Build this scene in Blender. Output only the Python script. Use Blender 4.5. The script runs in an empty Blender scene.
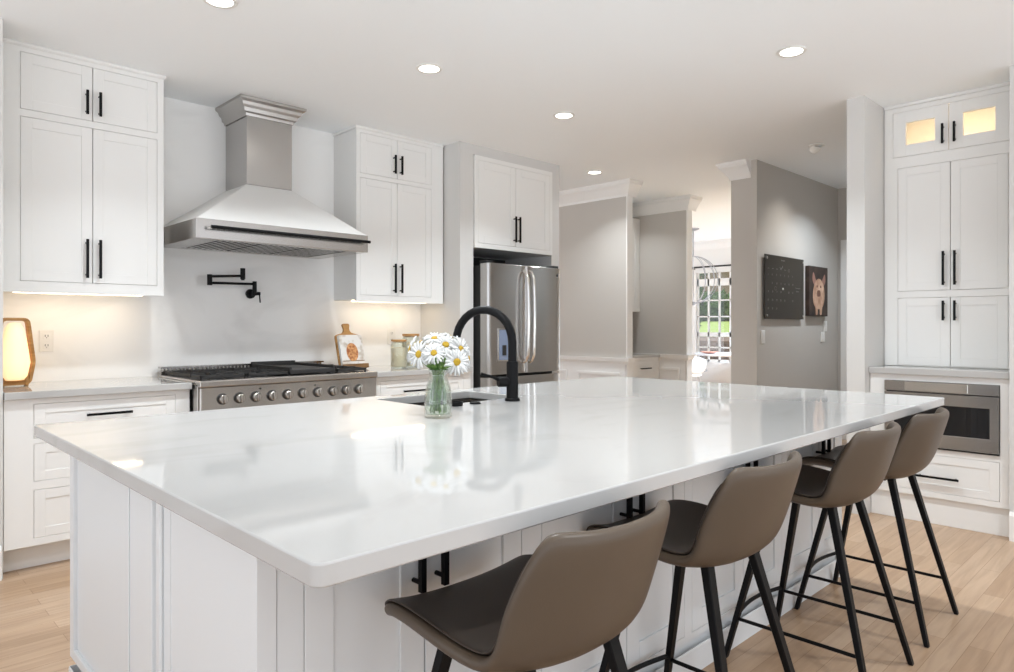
import bpy, bmesh, math, random
from mathutils import Vector, Matrix
random.seed(4)
# ---------------------------------------------------------------- camera, world, exposure
S = 1.075         # survey units -> metres
FZ = 0.065        # floor level in survey units
H = 2.62          # ceiling level in survey units
C = bpy.context.scene.collection
SC = bpy.context.scene
def V(x, y, z): return Vector((x*S, y*S, (z-FZ)*S))
cam = bpy.data.cameras.new('camera'); camo = bpy.data.objects.new('camera', cam); C.objects.link(camo)
camo.location = V(0, 0, 1.22)
camo.rotation_euler = (math.pi/2, 0, -math.atan2(.6984, .7157))
cam.sensor_width = 36.0; cam.lens = 690.0/1014*36; cam.shift_y = -10.3/1014; cam.clip_start = .02
SC.camera = camo
SC.view_settings.view_transform = 'Standard'; SC.view_settings.look = 'None'
SC.view_settings.exposure = 0.0; SC.view_settings.gamma = 1.0; SC.view_settings.use_curve_mapping = False
SC.cycles.use_denoising = True
SC.cycles.max_bounces = 10; SC.cycles.diffuse_bounces = 7; SC.cycles.glossy_bounces = 4; SC.cycles.transmission_bounces = 8
SC.cycles.sample_clamp_indirect = 6.0
SC.cycles.caustics_reflective = False; SC.cycles.caustics_refractive = False
W = bpy.data.worlds.new('world'); SC.world = W; W.use_nodes = True
bg = W.node_tree.nodes['Background']; bg.inputs[1].default_value = 1.45
_tc = W.node_tree.nodes.new('ShaderNodeTexCoord'); _sx = W.node_tree.nodes.new('ShaderNodeSeparateXYZ'); _cr = W.node_tree.nodes.new('ShaderNodeValToRGB')
_mr = W.node_tree.nodes.new('ShaderNodeMapRange'); _mr.inputs['From Min'].default_value = -1
for a_, b_ in ((_tc.outputs['Generated'], _sx.inputs[0]), (_sx.outputs['Z'], _mr.inputs['Value']), (_mr.outputs['Result'], _cr.inputs[0]), (_cr.outputs[0], bg.inputs[0])): W.node_tree.links.new(a_, b_)
_e = _cr.color_ramp.elements; _e[0].position = .49; _e[1].position = .51
_e[0].color = (1.70, 1.78, 1.90, 1)      # extra brightness added below the horizon to light the ceiling
_e[1].color = (.88, .92, 1.0, 1)         # overcast sky
CAN_W = 16.0        # each recessed ceiling lamp
WARM = (1.0, .80, .56)
def lamp(name, kind, loc, power, color=(1, .95, .88), size=.1, rot=(0, 0, 0), parent=None, size_y=None, spot=None):
    l = bpy.data.lights.new(name, kind); l.energy = power; l.color = color
    if kind == 'AREA':
        l.size = size
        if size_y: l.shape = 'RECTANGLE'; l.size_y = size_y
        else: l.shape = 'DISK'
    elif kind == 'SPOT': l.shadow_soft_size = size; l.spot_size = spot; l.spot_blend = 1.0
    else: l.shadow_soft_size = size
    o = bpy.data.objects.new(name, l); C.objects.link(o); o.rotation_euler = rot
    if parent: o.parent = parent; o.location = Vector(loc) - parent.location
    else: o.location = loc
    return o
# daylight on the garden and through the dining window
sun = bpy.data.lights.new('sun', 'SUN'); sun.energy = 3.5; sun.angle = .02; sun.color = (1, .95, .86)
suno = bpy.data.objects.new('sun', sun); C.objects.link(suno); suno.rotation_euler = (math.radians(48), 0, math.radians(150))

# ---------------------------------------------------------------- materials
def mat(name, color, rough=.5, metal=0, spec=.5, emit=None, emit_s=0, trans=0, ior=1.45, coat=0, alpha=1):
    m = bpy.data.materials.new(name); m.use_nodes = True
    b = m.node_tree.nodes['Principled BSDF']
    b.inputs['Base Color'].default_value = (*color, 1); b.inputs['Roughness'].default_value = rough
    b.inputs['Metallic'].default_value = metal; b.inputs['Specular IOR Level'].default_value = spec
    b.inputs['IOR'].default_value = ior; b.inputs['Transmission Weight'].default_value = trans
    b.inputs['Coat Weight'].default_value = coat; b.inputs['Alpha'].default_value = alpha
    if emit: b.inputs['Emission Color'].default_value = (*emit, 1); b.inputs['Emission Strength'].default_value = emit_s
    return m
def N(m, t): return m.node_tree.nodes.new(t)
def L(m, a, b): m.node_tree.links.new(a, b)
def bsdf(m): return m.node_tree.nodes['Principled BSDF']
def noise_color(m, c0, c1, scale, sx=1, sy=1, sz=1, lo=.3, hi=.7, detail=4, distortion=0):
    tc = N(m, 'ShaderNodeTexCoord'); mp = N(m, 'ShaderNodeMapping'); mp.inputs['Scale'].default_value = (sx, sy, sz)
    nz = N(m, 'ShaderNodeTexNoise'); nz.inputs['Scale'].default_value = scale; nz.inputs['Detail'].default_value = detail
    nz.inputs['Distortion'].default_value = distortion
    r = N(m, 'ShaderNodeValToRGB'); r.color_ramp.elements[0].position = lo; r.color_ramp.elements[1].position = hi
    r.color_ramp.elements[0].color = (*c0, 1); r.color_ramp.elements[1].color = (*c1, 1)
    L(m, tc.outputs['Object'], mp.inputs['Vector']); L(m, mp.outputs['Vector'], nz.inputs['Vector'])
    L(m, nz.outputs['Fac'], r.inputs['Fac']); L(m, r.outputs['Color'], bsdf(m).inputs['Base Color'])
    return nz, r
def brushed(m, sx, sy, sz, amount=.12, base=.28):
    tc = N(m, 'ShaderNodeTexCoord'); mp = N(m, 'ShaderNodeMapping'); mp.inputs['Scale'].default_value = (sx, sy, sz)
    nz = N(m, 'ShaderNodeTexNoise'); nz.inputs['Scale'].default_value = 1; nz.inputs['Detail'].default_value = 3
    mr = N(m, 'ShaderNodeMapRange'); mr.inputs['To Min'].default_value = base-amount/2; mr.inputs['To Max'].default_value = base+amount/2
    L(m, tc.outputs['Object'], mp.inputs['Vector']); L(m, mp.outputs['Vector'], nz.inputs['Vector'])
    L(m, nz.outputs['Fac'], mr.inputs['Value']); L(m, mr.outputs['Result'], bsdf(m).inputs['Roughness'])
def bump(m, scale, strength, dist=.002):
    nz = N(m, 'ShaderNodeTexNoise'); nz.inputs['Scale'].default_value = scale; nz.inputs['Detail'].default_value = 5
    tc = N(m, 'ShaderNodeTexCoord'); L(m, tc.outputs['Object'], nz.inputs['Vector'])
    b = N(m, 'ShaderNodeBump'); b.inputs['Strength'].default_value = strength; b.inputs['Distance'].default_value = dist
    L(m, nz.outputs['Fac'], b.inputs['Height']); L(m, b.outputs['Normal'], bsdf(m).inputs['Normal'])
M = {}
M['cab'] = mat('white cabinet paint', (.80, .795, .775), .38)
M['island'] = mat('cool white island paint', (.745, .765, .77), .38)
M['ceil'] = mat('ceiling paint', (.91, .935, .95), .9, spec=.2); bump(M['ceil'], 220, .06)
M['wallw'] = mat('pale wall paint', (.64, .63, .61), .8, spec=.3); bump(M['wallw'], 260, .05)
M['wallg'] = mat('warm grey wall paint', (.535, .505, .468), .8, spec=.3); bump(M['wallg'], 260, .05)
M['trim'] = mat('white trim paint', (.82, .81, .79), .35)
M['quartz'] = mat('white quartz', (.82, .81, .80), .045, spec=.65)
noise_color(M['quartz'], (.435, .425, .41), (.475, .468, .455), 1.4, 1, 2.2, 1.4, .28, .46, 8, 1.6)
M['splash'] = mat('white quartz backsplash', (.76, .75, .735), .12, spec=.5)
noise_color(M['splash'], (.81, .80, .78), (.90, .89, .87), 1.1, 1, 1, 1.9, .28, .46, 8, 1.8)
M['steel'] = mat('brushed steel', (.49, .465, .44), .22, 1); brushed(M['steel'], 2, 2, 60, .04, .22)
M['steelv'] = mat('brushed steel vertical grain', (.49, .475, .46), .22, 1); brushed(M['steelv'], 40, 40, 1, .04, .22)
M['chrome'] = mat('bright steel', (.75, .73, .70), .14, 1)
M['black'] = mat('matte black metal', (.006, .006, .0065), .42, 0, spec=.16)
M['iron'] = mat('cast iron', (.025, .023, .022), .55); bump(M['iron'], 300, .3)
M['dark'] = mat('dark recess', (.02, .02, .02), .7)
M['glossblack'] = mat('black glass', (.008, .008, .009), .05, spec=.6)
M['white'] = mat('white hood enamel', (.72, .71, .69), .3)
M['plastic'] = mat('white plastic', (.82, .81, .78), .3)
M['leather'] = mat('taupe leather', (.088, .064, .044), .42); bump(M['leather'], 420, .25, .001)
M['leatherd'] = mat('dark brown leather', (.056, .042, .033), .45); bump(M['leatherd'], 420, .25, .001)
M['glass'] = mat('clear glass', (1, 1, 1), .0, trans=1, ior=1.45)
M['pane'] = mat('thin window glass', (1, 1, 1), .0, trans=1, ior=1.02)
def thin(name, tint, lo=.05, hi=.75):
    m = mat(name, (1, 1, 1), .0); nt = m.node_tree; tr = N(m, 'ShaderNodeBsdfTransparent'); tr.inputs[0].default_value = (*tint, 1)
    gl = N(m, 'ShaderNodeBsdfGlossy'); gl.inputs['Roughness'].default_value = .02; lw = N(m, 'ShaderNodeLayerWeight'); lw.inputs['Blend'].default_value = .25
    mr = N(m, 'ShaderNodeMapRange'); mr.inputs['To Min'].default_value = lo; mr.inputs['To Max'].default_value = hi
    mx = N(m, 'ShaderNodeMixShader'); L(m, lw.outputs['Facing'], mr.inputs['Value']); L(m, mr.outputs['Result'], mx.inputs['Fac'])
    L(m, tr.outputs[0], mx.inputs[1]); L(m, gl.outputs[0], mx.inputs[2])
    out = [n for n in nt.nodes if n.type == 'OUTPUT_MATERIAL'][0]; L(m, mx.outputs[0], out.inputs['Surface']); return m
M['glass'] = thin('clear glass', (.955, .975, .95), .05, .7)
M['pane'] = thin('thin window glass', (.98, .985, .98), .03, .5)
M['water'] = thin('water', (.93, .985, .94), .03, .45)
M['stem'] = mat('green stem', (.10, .24, .035), .5); noise_color(M['stem'], (.028, .09, .012), (.14, .24, .045), 40)
M['petal'] = mat('white petal', (.58, .58, .57), .55)
M['pollen'] = mat('yellow flower centre', (.42, .27, .02), .8); bump(M['pollen'], 900, .8, .002)
M['wood'] = mat('honey wood', (.42, .22, .07), .45); noise_color(M['wood'], (.30, .14, .035), (.50, .27, .09), 6, 1, 1, 12)
M['woodd'] = mat('walnut stand wood', (.20, .10, .04), .5); noise_color(M['woodd'], (.13, .06, .02), (.30, .16, .06), 6, 1, 1, 12)
M['cream'] = mat('cream flour', (.92, .78, .58), .7)
M['lens'] = mat('lit lamp lens', (1, 1, 1), .4, emit=(1, .97, .92), emit_s=9)
M['glow'] = mat('glowing amber lantern glass', (1, .8, .5), .3, emit=(1, .70, .38), emit_s=.85)
M['led'] = mat('warm led strip', (1, .9, .7), .4, emit=WARM, emit_s=6)
M['board'] = mat('black glass board', (.034, .028, .021), .3, spec=.35)
M['chalk'] = mat('white board marker', (.26, .25, .235), .8)
M['screen'] = mat('blue dispenser display', (.20, .25, .36), .12, spec=.6)
M['bowl'] = mat('salmon plate', (.62, .30, .22), .4)
M['wchair'] = mat('white moulded chair', (.80, .81, .84), .3)
M['wire'] = mat('pale nickel wire', (.45, .45, .48), .3, .8)
M['grass'] = mat('lawn', (.24, .38, .06), .9); noise_color(M['grass'], (.17, .30, .04), (.36, .46, .10), 3)
M['leaf'] = mat('hedge leaves', (.05, .11, .03), .8); noise_color(M['leaf'], (.02, .05, .012), (.12, .22, .05), 9)
M['bark'] = mat('brown mulch bank', (.15, .09, .06), .9); noise_color(M['bark'], (.09, .05, .035), (.24, .16, .11), 12)
M['stucco'] = mat('tan neighbouring wall', (.30, .22, .15), .9)
# oak floor
def oak():
    m = mat('oak plank floor', (.5, .3, .15), .3, spec=.45)
    tc = N(m, 'ShaderNodeTexCoord'); mp = N(m, 'ShaderNodeMapping')
    br = N(m, 'ShaderNodeTexBrick'); br.offset = .37; br.offset_frequency = 2
    br.inputs['Scale'].default_value = 1; br.inputs['Mortar Size'].default_value = .0008; br.inputs['Bias'].default_value = 0
    br.inputs['Brick Width'].default_value = 1.05; br.inputs['Row Height'].default_value = .083
    br.inputs['Color1'].default_value = (.0, .0, .0, 1); br.inputs['Color2'].default_value = (1, 1, 1, 1); br.inputs['Mortar'].default_value = (.5, .5, .5, 1)
    L(m, tc.outputs['Object'], mp.inputs['Vector']); L(m, mp.outputs['Vector'], br.inputs['Vector'])
    r = N(m, 'ShaderNodeValToRGB'); e = r.color_ramp.elements
    e[0].color = (.38, .25, .155, 1); e[1].color = (.50, .36, .25, 1); q = e.new(.5); q.color = (.445, .305, .20, 1)
    L(m, br.outputs['Color'], r.inputs['Fac'])
    m2 = N(m, 'ShaderNodeMapping'); m2.inputs['Scale'].default_value = (1.3, 16, 1); L(m, tc.outputs['Object'], m2.inputs['Vector'])
    nz = N(m, 'ShaderNodeTexNoise'); nz.inputs['Scale'].default_value = 2.2; nz.inputs['Detail'].default_value = 6; nz.inputs['Distortion'].default_value = .6
    L(m, m2.outputs['Vector'], nz.inputs['Vector'])
    r2 = N(m, 'ShaderNodeValToRGB'); r2.color_ramp.elements[0].position = .3; r2.color_ramp.elements[1].position = .72
    r2.color_ramp.elements[0].color = (.80, .76, .72, 1); r2.color_ramp.elements[1].color = (1.05, 1.04, 1.02, 1)
    L(m, nz.outputs['Fac'], r2.inputs['Fac'])
    mx = N(m, 'ShaderNodeMix'); mx.data_type = 'RGBA'; mx.blend_type = 'MULTIPLY'; mx.inputs['Factor'].default_value = 1
    L(m, r.outputs['Color'], mx.inputs['A']); L(m, r2.outputs['Color'], mx.inputs['B'])
    m3 = N(m, 'ShaderNodeMix'); m3.data_type = 'RGBA'; m3.inputs['B'].default_value = (.20, .11, .05, 1)
    L(m, br.outputs['Fac'], m3.inputs['Factor']); L(m, mx.outputs['Result'], m3.inputs['A'])
    L(m, m3.outputs['Result'], bsdf(m).inputs['Base Color'])
    return m
M['floor'] = oak()

# ---------------------------------------------------------------- mesh helpers (survey units unless a thing is local)
def BM(): return bmesh.new()
def hexa(bm, pts):
    vs = [bm.verts.new(p) for p in pts]
    for f in ((0, 3, 2, 1), (4, 5, 6, 7), (0, 1, 5, 4), (1, 2, 6, 5), (2, 3, 7, 6), (3, 0, 4, 7)): bm.faces.new([vs[i] for i in f])
def box(bm, x0, x1, y0, y1, z0, z1):
    hexa(bm, [(x0, y0, z0), (x1, y0, z0), (x1, y1, z0), (x0, y1, z0), (x0, y0, z1), (x1, y0, z1), (x1, y1, z1), (x0, y1, z1)])
    return bm
def Box(*a): return box(BM(), *a)
def ring(bm, c, r, ax, seg, ry=None, up=None):
    ax = Vector(ax).normalized(); u = Vector(up) if up else (Vector((0, 0, 1)) if abs(ax.z) < .9 else Vector((1, 0, 0)))
    u = (u - ax*u.dot(ax)).normalized(); w = ax.cross(u); ry = ry or r
    return [bm.verts.new(Vector(c)+u*r*math.cos(2*math.pi*k/seg)+w*ry*math.sin(2*math.pi*k/seg)) for k in range(seg)]
def skin(bm, rings, caps=True):
    n = len(rings[0])
    for a, b in zip(rings, rings[1:]):
        for k in range(n): bm.faces.new((a[k], a[(k+1) % n], b[(k+1) % n], b[k]))
    if caps: bm.faces.new(rings[0][::-1]); bm.faces.new(rings[-1])
def cyl(bm, p0, p1, r0, r1=None, seg=20):
    r1 = r0 if r1 is None else r1; d = Vector(p1)-Vector(p0)
    skin(bm, [ring(bm, p0, r0, d, seg), ring(bm, p1, r1, d, seg)]); return bm
def tube(bm, pts, r, seg=12, rs=None):
    pts = [Vector(p) for p in pts]; rr = []; up = None
    for i, p in enumerate(pts):
        d = (pts[min(i+1, len(pts)-1)]-pts[max(i-1, 0)]).normalized()
        if up is None: up = Vector((0, 0, 1)) if abs(d.z) < .9 else Vector((1, 0, 0))
        up = (up-d*up.dot(d)).normalized()
        rr.append(ring(bm, p, rs[i] if rs else r, d, seg, up=tuple(up)))
    skin(bm, rr); return bm
def lathe(bm, prof, c, seg=32, close=False):
    rr = [[bm.verts.new((c[0]+max(r, 1e-4)*math.cos(2*math.pi*k/seg), c[1]+max(r, 1e-4)*math.sin(2*math.pi*k/seg), c[2]+z)) for k in range(seg)] for r, z in prof]
    for a, b in zip(rr, rr[1:]):
        for k in range(seg): bm.faces.new((a[k], a[(k+1) % seg], b[(k+1) % seg], b[k]))
    if close:
        for k in range(seg): bm.faces.new((rr[-1][k], rr[-1][(k+1) % seg], rr[0][(k+1) % seg], rr[0][k]))
    else:
        bm.faces.new(rr[0][::-1]); bm.faces.new(rr[-1])
    return bm
def prism(bm, poly, fn, w0, w1):
    """poly of (a, b) extruded from w0 to w1; fn(a, b, w) -> point"""
    A = [bm.verts.new(fn(a, b, w0)) for a, b in poly]; B = [bm.verts.new(fn(a, b, w1)) for a, b in poly]; n = len(poly)
    for k in range(n): bm.faces.new((A[k], A[(k+1) % n], B[(k+1) % n], B[k]))
    bm.faces.new(A[::-1]); bm.faces.new(B); return bm
def sweep(bm, path, prof, side=1):
    """mitred moulding: path of (x, y), prof of (out, z); side=1 puts it to the left of travel"""
    P = [Vector((x, y)) for x, y in path]; rr = []
    for i, p in enumerate(P):
        d0 = (p-P[i-1]).normalized() if i else None; d1 = (P[i+1]-p).normalized() if i < len(P)-1 else None
        n0 = Vector((-d0.y, d0.x))*side if d0 else None; n1 = Vector((-d1.y, d1.x))*side if d1 else None
        if n0 is None: n = n1
        elif n1 is None: n = n0
        else: n = (n0+n1); n = n/(n.dot(n0))
        rr.append([bm.verts.new((p.x+n.x*o, p.y+n.y*o, z)) for o, z in prof])
    skin(bm, rr); return bm
def wloc(o):
    v = Vector((0, 0, 0))
    while o: v += o.location; o = o.parent
    return v
def obj(name, bm, m, parent=None, bevel=.0015, smooth=None, local=False, segs=1):
    bmesh.ops.recalc_face_normals(bm, faces=bm.faces[:])
    me = bpy.data.meshes.new(name); bm.to_mesh(me); bm.free()
    if not local:
        base = wloc(parent) if parent else Vector((0, 0, 0))
        me.transform(Matrix.Translation(Vector((0, 0, -FZ*S))-base) @ Matrix.Scale(S, 4))
    me.materials.append(m)
    o = bpy.data.objects.new(name, me); C.objects.link(o)
    if parent: o.parent = parent
    if smooth is not None:
        for p in me.polygons: p.use_smooth = True
        me.set_sharp_from_angle(angle=math.radians(smooth))
    if bevel:
        b = o.modifiers.new('bevel', 'BEVEL'); b.width = bevel; b.segments = segs; b.limit_method = 'ANGLE'; b.angle_limit = math.radians(40)
    return o
def thing(name, label, cat, loc=(0, 0, 0), rotz=0, group=None, local=False):
    o = bpy.data.objects.new(name, None); C.objects.link(o); o.empty_display_size = .1
    o.location = Vector(loc) if local else V(*loc); o.rotation_euler = (0, 0, rotz)
    return tag(o, label, cat, group)
def tag(o, label, cat, group=None):
    o['label'] = label; o['category'] = cat
    if group: o['group'] = group
    return o
def struct(name, bm, m, label=None, parent=None, bevel=0, smooth=None):
    o = obj(name, bm, m, parent, bevel, smooth)
    if not parent:
        o['kind'] = 'structure'
        if label: o['label'] = label
    return o
def dup(root, loc, rotz, label, group=None):
    r = root.copy(); C.objects.link(r); r.location = loc; r.rotation_euler = (0, 0, rotz); r['label'] = label
    if group: r['group'] = group
    for ch in list(root.children):
        c = ch.copy(); C.objects.link(c); c.parent = r
        for g in ch.children:
            d = g.copy(); C.objects.link(d); d.parent = c
    return r
class Fr:   # a vertical face: origin on its left edge, u along it, n out of it
    def __init__(s, o, u, n): s.o = Vector(o); s.u = Vector(u); s.n = Vector(n)
    def P(s, a, b, c): return s.o+s.u*a+s.n*c+Vector((0, 0, b))
    def box(s, bm, a0, a1, b0, b1, c0, c1):
        hexa(bm, [s.P(a0, b0, c0), s.P(a1, b0, c0), s.P(a1, b0, c1), s.P(a0, b0, c1), s.P(a0, b1, c0), s.P(a1, b1, c0), s.P(a1, b1, c1), s.P(a0, b1, c1)]); return bm
def FY(y): return Fr((0, y, 0), (1, 0, 0), (0, -1, 0))      # faces -Y, a = x
def FX(x): return Fr((x, 0, 0), (0, -1, 0), (-1, 0, 0))     # faces -X, a = -y
def shaker(fr, a0, a1, b0, b1, st=.05, thk=.02, rec=.0035, glass=False):
    bm = BM(); g = .0018; a0 += g; a1 -= g; b0 += g; b1 -= g
    sa = min(st, (a1-a0)*.28); sb = min(st, (b1-b0)*.28)
    fr.box(bm, a0, a0+sa, b0, b1, -thk, 0); fr.box(bm, a1-sa, a1, b0, b1, -thk, 0)
    fr.box(bm, a0+sa, a1-sa, b0, b0+sb, -thk, 0); fr.box(bm, a0+sa, a1-sa, b1-sb, b1, -thk, 0)
    if not glass: fr.box(bm, a0+sa, a1-sa, b0+sb, b1-sb, -thk, -rec)
    return bm
def pull(fr, a, b0, b1, horiz=False, r=.0058, c=.03, sq=True):
    bm = BM(); e = .018
    if horiz:
        fr.box(bm, b0, b1, a-r, a+r, c-r, c+r)
        for p in (b0+e, b1-e): cyl(bm, fr.P(p, a, 0), fr.P(p, a, c), r*.8, seg=10)
    else:
        fr.box(bm, a-r, a+r, b0, b1, c-r, c+r)
        for p in (b0+e, b1-e): cyl(bm, fr.P(a, p, 0), fr.P(a, p, c), r*.8, seg=10)
    return bm
def face_frame(bm, fr, a0, a1, b0, b1, holes, thk=.02):
    A = sorted({a0, a1, *[h[0] for h in holes], *[h[1] for h in holes]}); B = sorted({b0, b1, *[h[2] for h in holes], *[h[3] for h in holes]})
    for i in range(len(A)-1):
        for j in range(len(B)-1):
            ca, cb = (A[i]+A[i+1])/2, (B[j]+B[j+1])/2
            if any(h[0] < ca < h[1] and h[2] < cb < h[3] for h in holes): continue
            fr.box(bm, A[i], A[i+1], B[j], B[j+1], -thk, 0)
def weld(bm):
    bmesh.ops.remove_doubles(bm, verts=bm.verts[:], dist=1e-5)
    seen = {}
    for f in bm.faces[:]:
        k = tuple(sorted(v.index for v in f.verts)); seen.setdefault(k, []).append(f)
    bm.verts.index_update()
    seen = {}
    for f in bm.faces: seen.setdefault(frozenset(f.verts), []).append(f)
    for k, fs in seen.items():
        if len(fs) == 2: bmesh.ops.delete(bm, geom=fs, context='FACES_ONLY')
    return bm
def cabinet(root, fr, a0, a1, b0, b1, depth, openings, m, hm=None, hollow=False, lift=.001):
    """openings: dicts {r:(a0,a1,b0,b1), kind, n, pulls:[(a,b0,b1) per door] or (z,a0,a1)}"""
    hm = hm or M['black']
    if not hollow: obj('cabinet_body', fr.box(BM(), a0+.001, a1-.001, b0+lift, b1-.001, -depth, -.023), m, root)
    bm = BM(); face_frame(bm, fr, a0, a1, b0, b1, [o['r'] for o in openings]); obj('face_frame', weld(bm), m, root, bevel=.001)
    for o in openings:
        r = o['r']; n = o.get('n', 1); w = (r[1]-r[0])/n
        for k in range(n):
            nm = 'drawer' if o['kind'] == 'drawer' else 'door'
            d = obj(nm, shaker(fr, r[0]+w*k, r[0]+w*(k+1), r[2], r[3], o.get('st', .05), glass=o.get('glass', False)), m, root, bevel=.001)
            if o.get('glass'):
                ea = min(.07, w*.28); eb = .07
                obj('pane', fr.box(BM(), r[0]+w*k+.04, r[0]+w*(k+1)-.04, r[2]+.04, r[3]-.04, -.013, -.009), M['pane'], d, bevel=0)
            p = o['pulls'][k]
            obj('handle', pull(fr, *p, horiz=(nm == 'drawer')), hm, d, bevel=0)

# ================================================================ SETTING
YW = 4.487
struct('floor', Box(-2.4, 10.5, -2.4, 7.3, FZ-.1, FZ), M['floor'], 'light oak plank floor')
struct('ceiling', Box(-2.4, 10.5, -2.4, 7.3, H, H+.1), M['ceil'], 'flat white ceiling')
struct('wall_back', Box(.5, 3.42, YW, YW+.12, FZ, H), M['splash'], 'white veined slab wall behind the range')
struct('wall_left', Box(-2.4, .553, 3.86, 4.6, FZ, H), M['wallw'], 'pale wall end left of the cabinets')
sk = [(0, FZ), (.018, FZ), (.018, FZ+.135), (.008, FZ+.155), (0, FZ+.155)]
struct('baseboard_left', sweep(BM(), [(-2.3, 3.855), (.545, 3.855)], sk, -1), M['trim'], 'white baseboard left of the cabinets')
# refrigerator alcove
AX0, AX1, AY = 3.40, 4.535, 3.995
bm = BM(); box(bm, AX0, 3.535, AY, 4.70, FZ, H); box(bm, 4.435, AX1, AY, 4.70, FZ, H); box(bm, 3.535, 4.435, AY, 4.70, 2.545, H); box(bm, 3.535, 4.435, 4.58, 4.70, FZ, 2.545)
struct('wall_alcove', bm, M['wallw'], 'pale drywall surround of the refrigerator')
struct('wall_alcove_shade', box(Box(3.536, 3.545, 4.03, 4.579, FZ, 1.823), 3.546, 4.434, 4.565, 4.579, FZ, 1.823), M['dark'], 'shade painted dark inside the refrigerator bay')  # dark sheets standing in for the shade deep in the bay
struct('wall_passage', Box(4.30, 5.50, 6.0, 6.12, FZ, H), M['wallg'])
# grey wall with wainscot beyond the refrigerator, then the second one
W1, W1E = 5.50, 3.965
W2, W2E = 6.62, 3.985
struct('wall_grey', Box(W1, W1+.075, W1E+.012, 6.1, FZ, H), M['wallg'], 'warm grey wall beyond the refrigerator')
struct('trim_1', Box(W1-.006, W1+.081, W1E, W1E+.012, FZ, H), M['trim'], 'white casing on the end of the grey wall')
struct('wall_grey_far', Box(W2, W2+.09, W2E+.012, 5.2, FZ, H), M['wallg'], 'second warm grey wall further back')
struct('trim_2', Box(W2-.006, W2+.096, W2E, W2E+.012, FZ, H), M['trim'], 'white casing on the end of the second grey wall')
struct('wall_niche', Box(W1+.075, W2, 5.05, 5.15, FZ, H), M['wallg'], 'back of the niche between the grey walls')
crown = [(0, H-.145), (.010, H-.145), (.014, H-.125), (.030, H-.10), (.055, H-.062), (.078, H-.040), (.080, H-.022), (.090, H-.020), (.090, H), (0, H)]
rail = [(0, .842), (.014, .842), (.018, .862), (.028, .868), (.034, .905), (0, .905)]
struct('trim_3', sweep(BM(), [(W1, 6.0), (W1, W1E), (W1+.13, W1E)], crown, -1), M['trim'], 'white crown moulding on the grey wall')
struct('trim_4', sweep(BM(), [(W2, 5.05), (W2, W2E), (W2+.16, W2E)], crown, -1), M['trim'], 'white crown moulding on the second grey wall')
struct('trim_5', sweep(BM(), [(W1, 6.0), (W1, W1E), (W1+.08, W1E)], rail, -1), M['trim'], 'white chair rail on the grey wall')
struct('trim_6', sweep(BM(), [(W2, 5.05), (W2, W2E), (W2+.09, W2E)], rail, -1), M['trim'], 'white chair rail on the second grey wall')
struct('trim_7', sweep(BM(), [(W2, 5.05), (W1+.075, 5.05)], crown, 1), M['trim'], 'white crown moulding at the back of the niche')
def wains(x, y0, y1, n):
    bm = box(BM(), x-.006, x-.001, y0, y1, FZ, .842)
    w = (y1-y0)/n
    for k in range(n):
        a, b = y0+w*k+.07, y0+w*(k+1)-.07
        for z0, z1 in ((FZ+.16, FZ+.19), (.73, .76)): box(bm, x-.018, x-.006, a, b, z0, z1)
        for p, q in ((a, a+.03), (b-.03, b)): box(bm, x-.018, x-.006, p, q, FZ+.19, .73)
    return bm
struct('trim_8', wains(W1, W1E+.02, 6.0, 3), M['trim'], 'white wainscot panels under the chair rail', bevel=.003)
struct('trim_9', wains(W2, W2E+.02, 5.04, 2), M['trim'], 'white wainscot panels on the second wall', bevel=.003)
# wall block and hall
HX, HY = 5.566, 2.69
struct('wall_hall', Box(HX, 7.36, HY, 2.924, FZ, H), M['wallg'], 'grey hall wall with the pictures')
struct('wall_hall_end', Box(7.36, 7.46, 1.58, HY+.2, FZ, H), M['wallg'], 'grey wall closing the hall')
struct('trim_10', sweep(BM(), [(HX, HY+.05), (HX, 2.924), (HX+.15, 2.924)], crown, 1), M['trim'], 'white crown moulding on the wall block')
struct('trim_11', Box(7.335, 7.359, 2.52, 2.655, FZ, 2.09), M['trim'], 'white door casing at the end of the hall')
struct('wall_partition', Box(4.488, 7.36, 1.484, 1.588, FZ, H), M['wallw'], 'pale wall end left of the pantry')
struct('wall_pantry', Box(5.40, 5.5, .60, 1.484, FZ, H), M['wallw'], 'wall behind the pantry cabinets')
struct('wall_right', Box(4.535, 5.40, -2.4, .770, FZ, H), M['wallw'], 'pale wall right of the pantry')
struct('baseboard_right', sweep(BM(), [(4.533, -2.3), (4.533, .768)], sk, 1), M['trim'], 'white baseboard right of the pantry')
# dining room
DX = 10.4
bm = BM(); face_frame(bm, Fr((0, 7.3, 0), (1, 0, 0), (0, 1, 0)), 6.71, DX+.1, FZ, H, [(7.3, 9.9, FZ, 2.3)], .1)  # unseen opening added in this wall to let daylight in
struct('wall_dining_side', bm, M['trim'], 'white dining room side wall with an added unseen opening')
struct('wall_dining_return', Box(6.71, 6.75, 5.2, 7.2, FZ, H), M['trim'])
bm = BM(); wy0, wy1, wz0, wz1 = 2.9, 6.10, .62, 2.11
face_frame(bm, Fr((DX+.1, 0, 0), (0, 1, 0), (1, 0, 0)), 2.0, 7.3, FZ, H, [(wy0, wy1, wz0, wz1)], .1)
struct('wall_dining', bm, M['trim'], 'white window wall of the dining room')
w1 = BM(); bx = lambda y0, y1, z0, z1, t=.04: box(w1, DX+.03, DX+.03+t, y0, y1, z0, z1)
bx(wy0, wy1, 1.88, 2.00); bx(wy0, wy1, wz0, wz0+.04); bx(wy0, wy1, wz1-.01, wz1)
wf = struct('window_1', w1, M['trim'], 'white gridded dining room window over the garden')
w1 = BM()
for k in range(17):
    y = wy1-.02-k*.196
    bx(y-.014, y+.014, wz0, wz1, .03)
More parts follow.
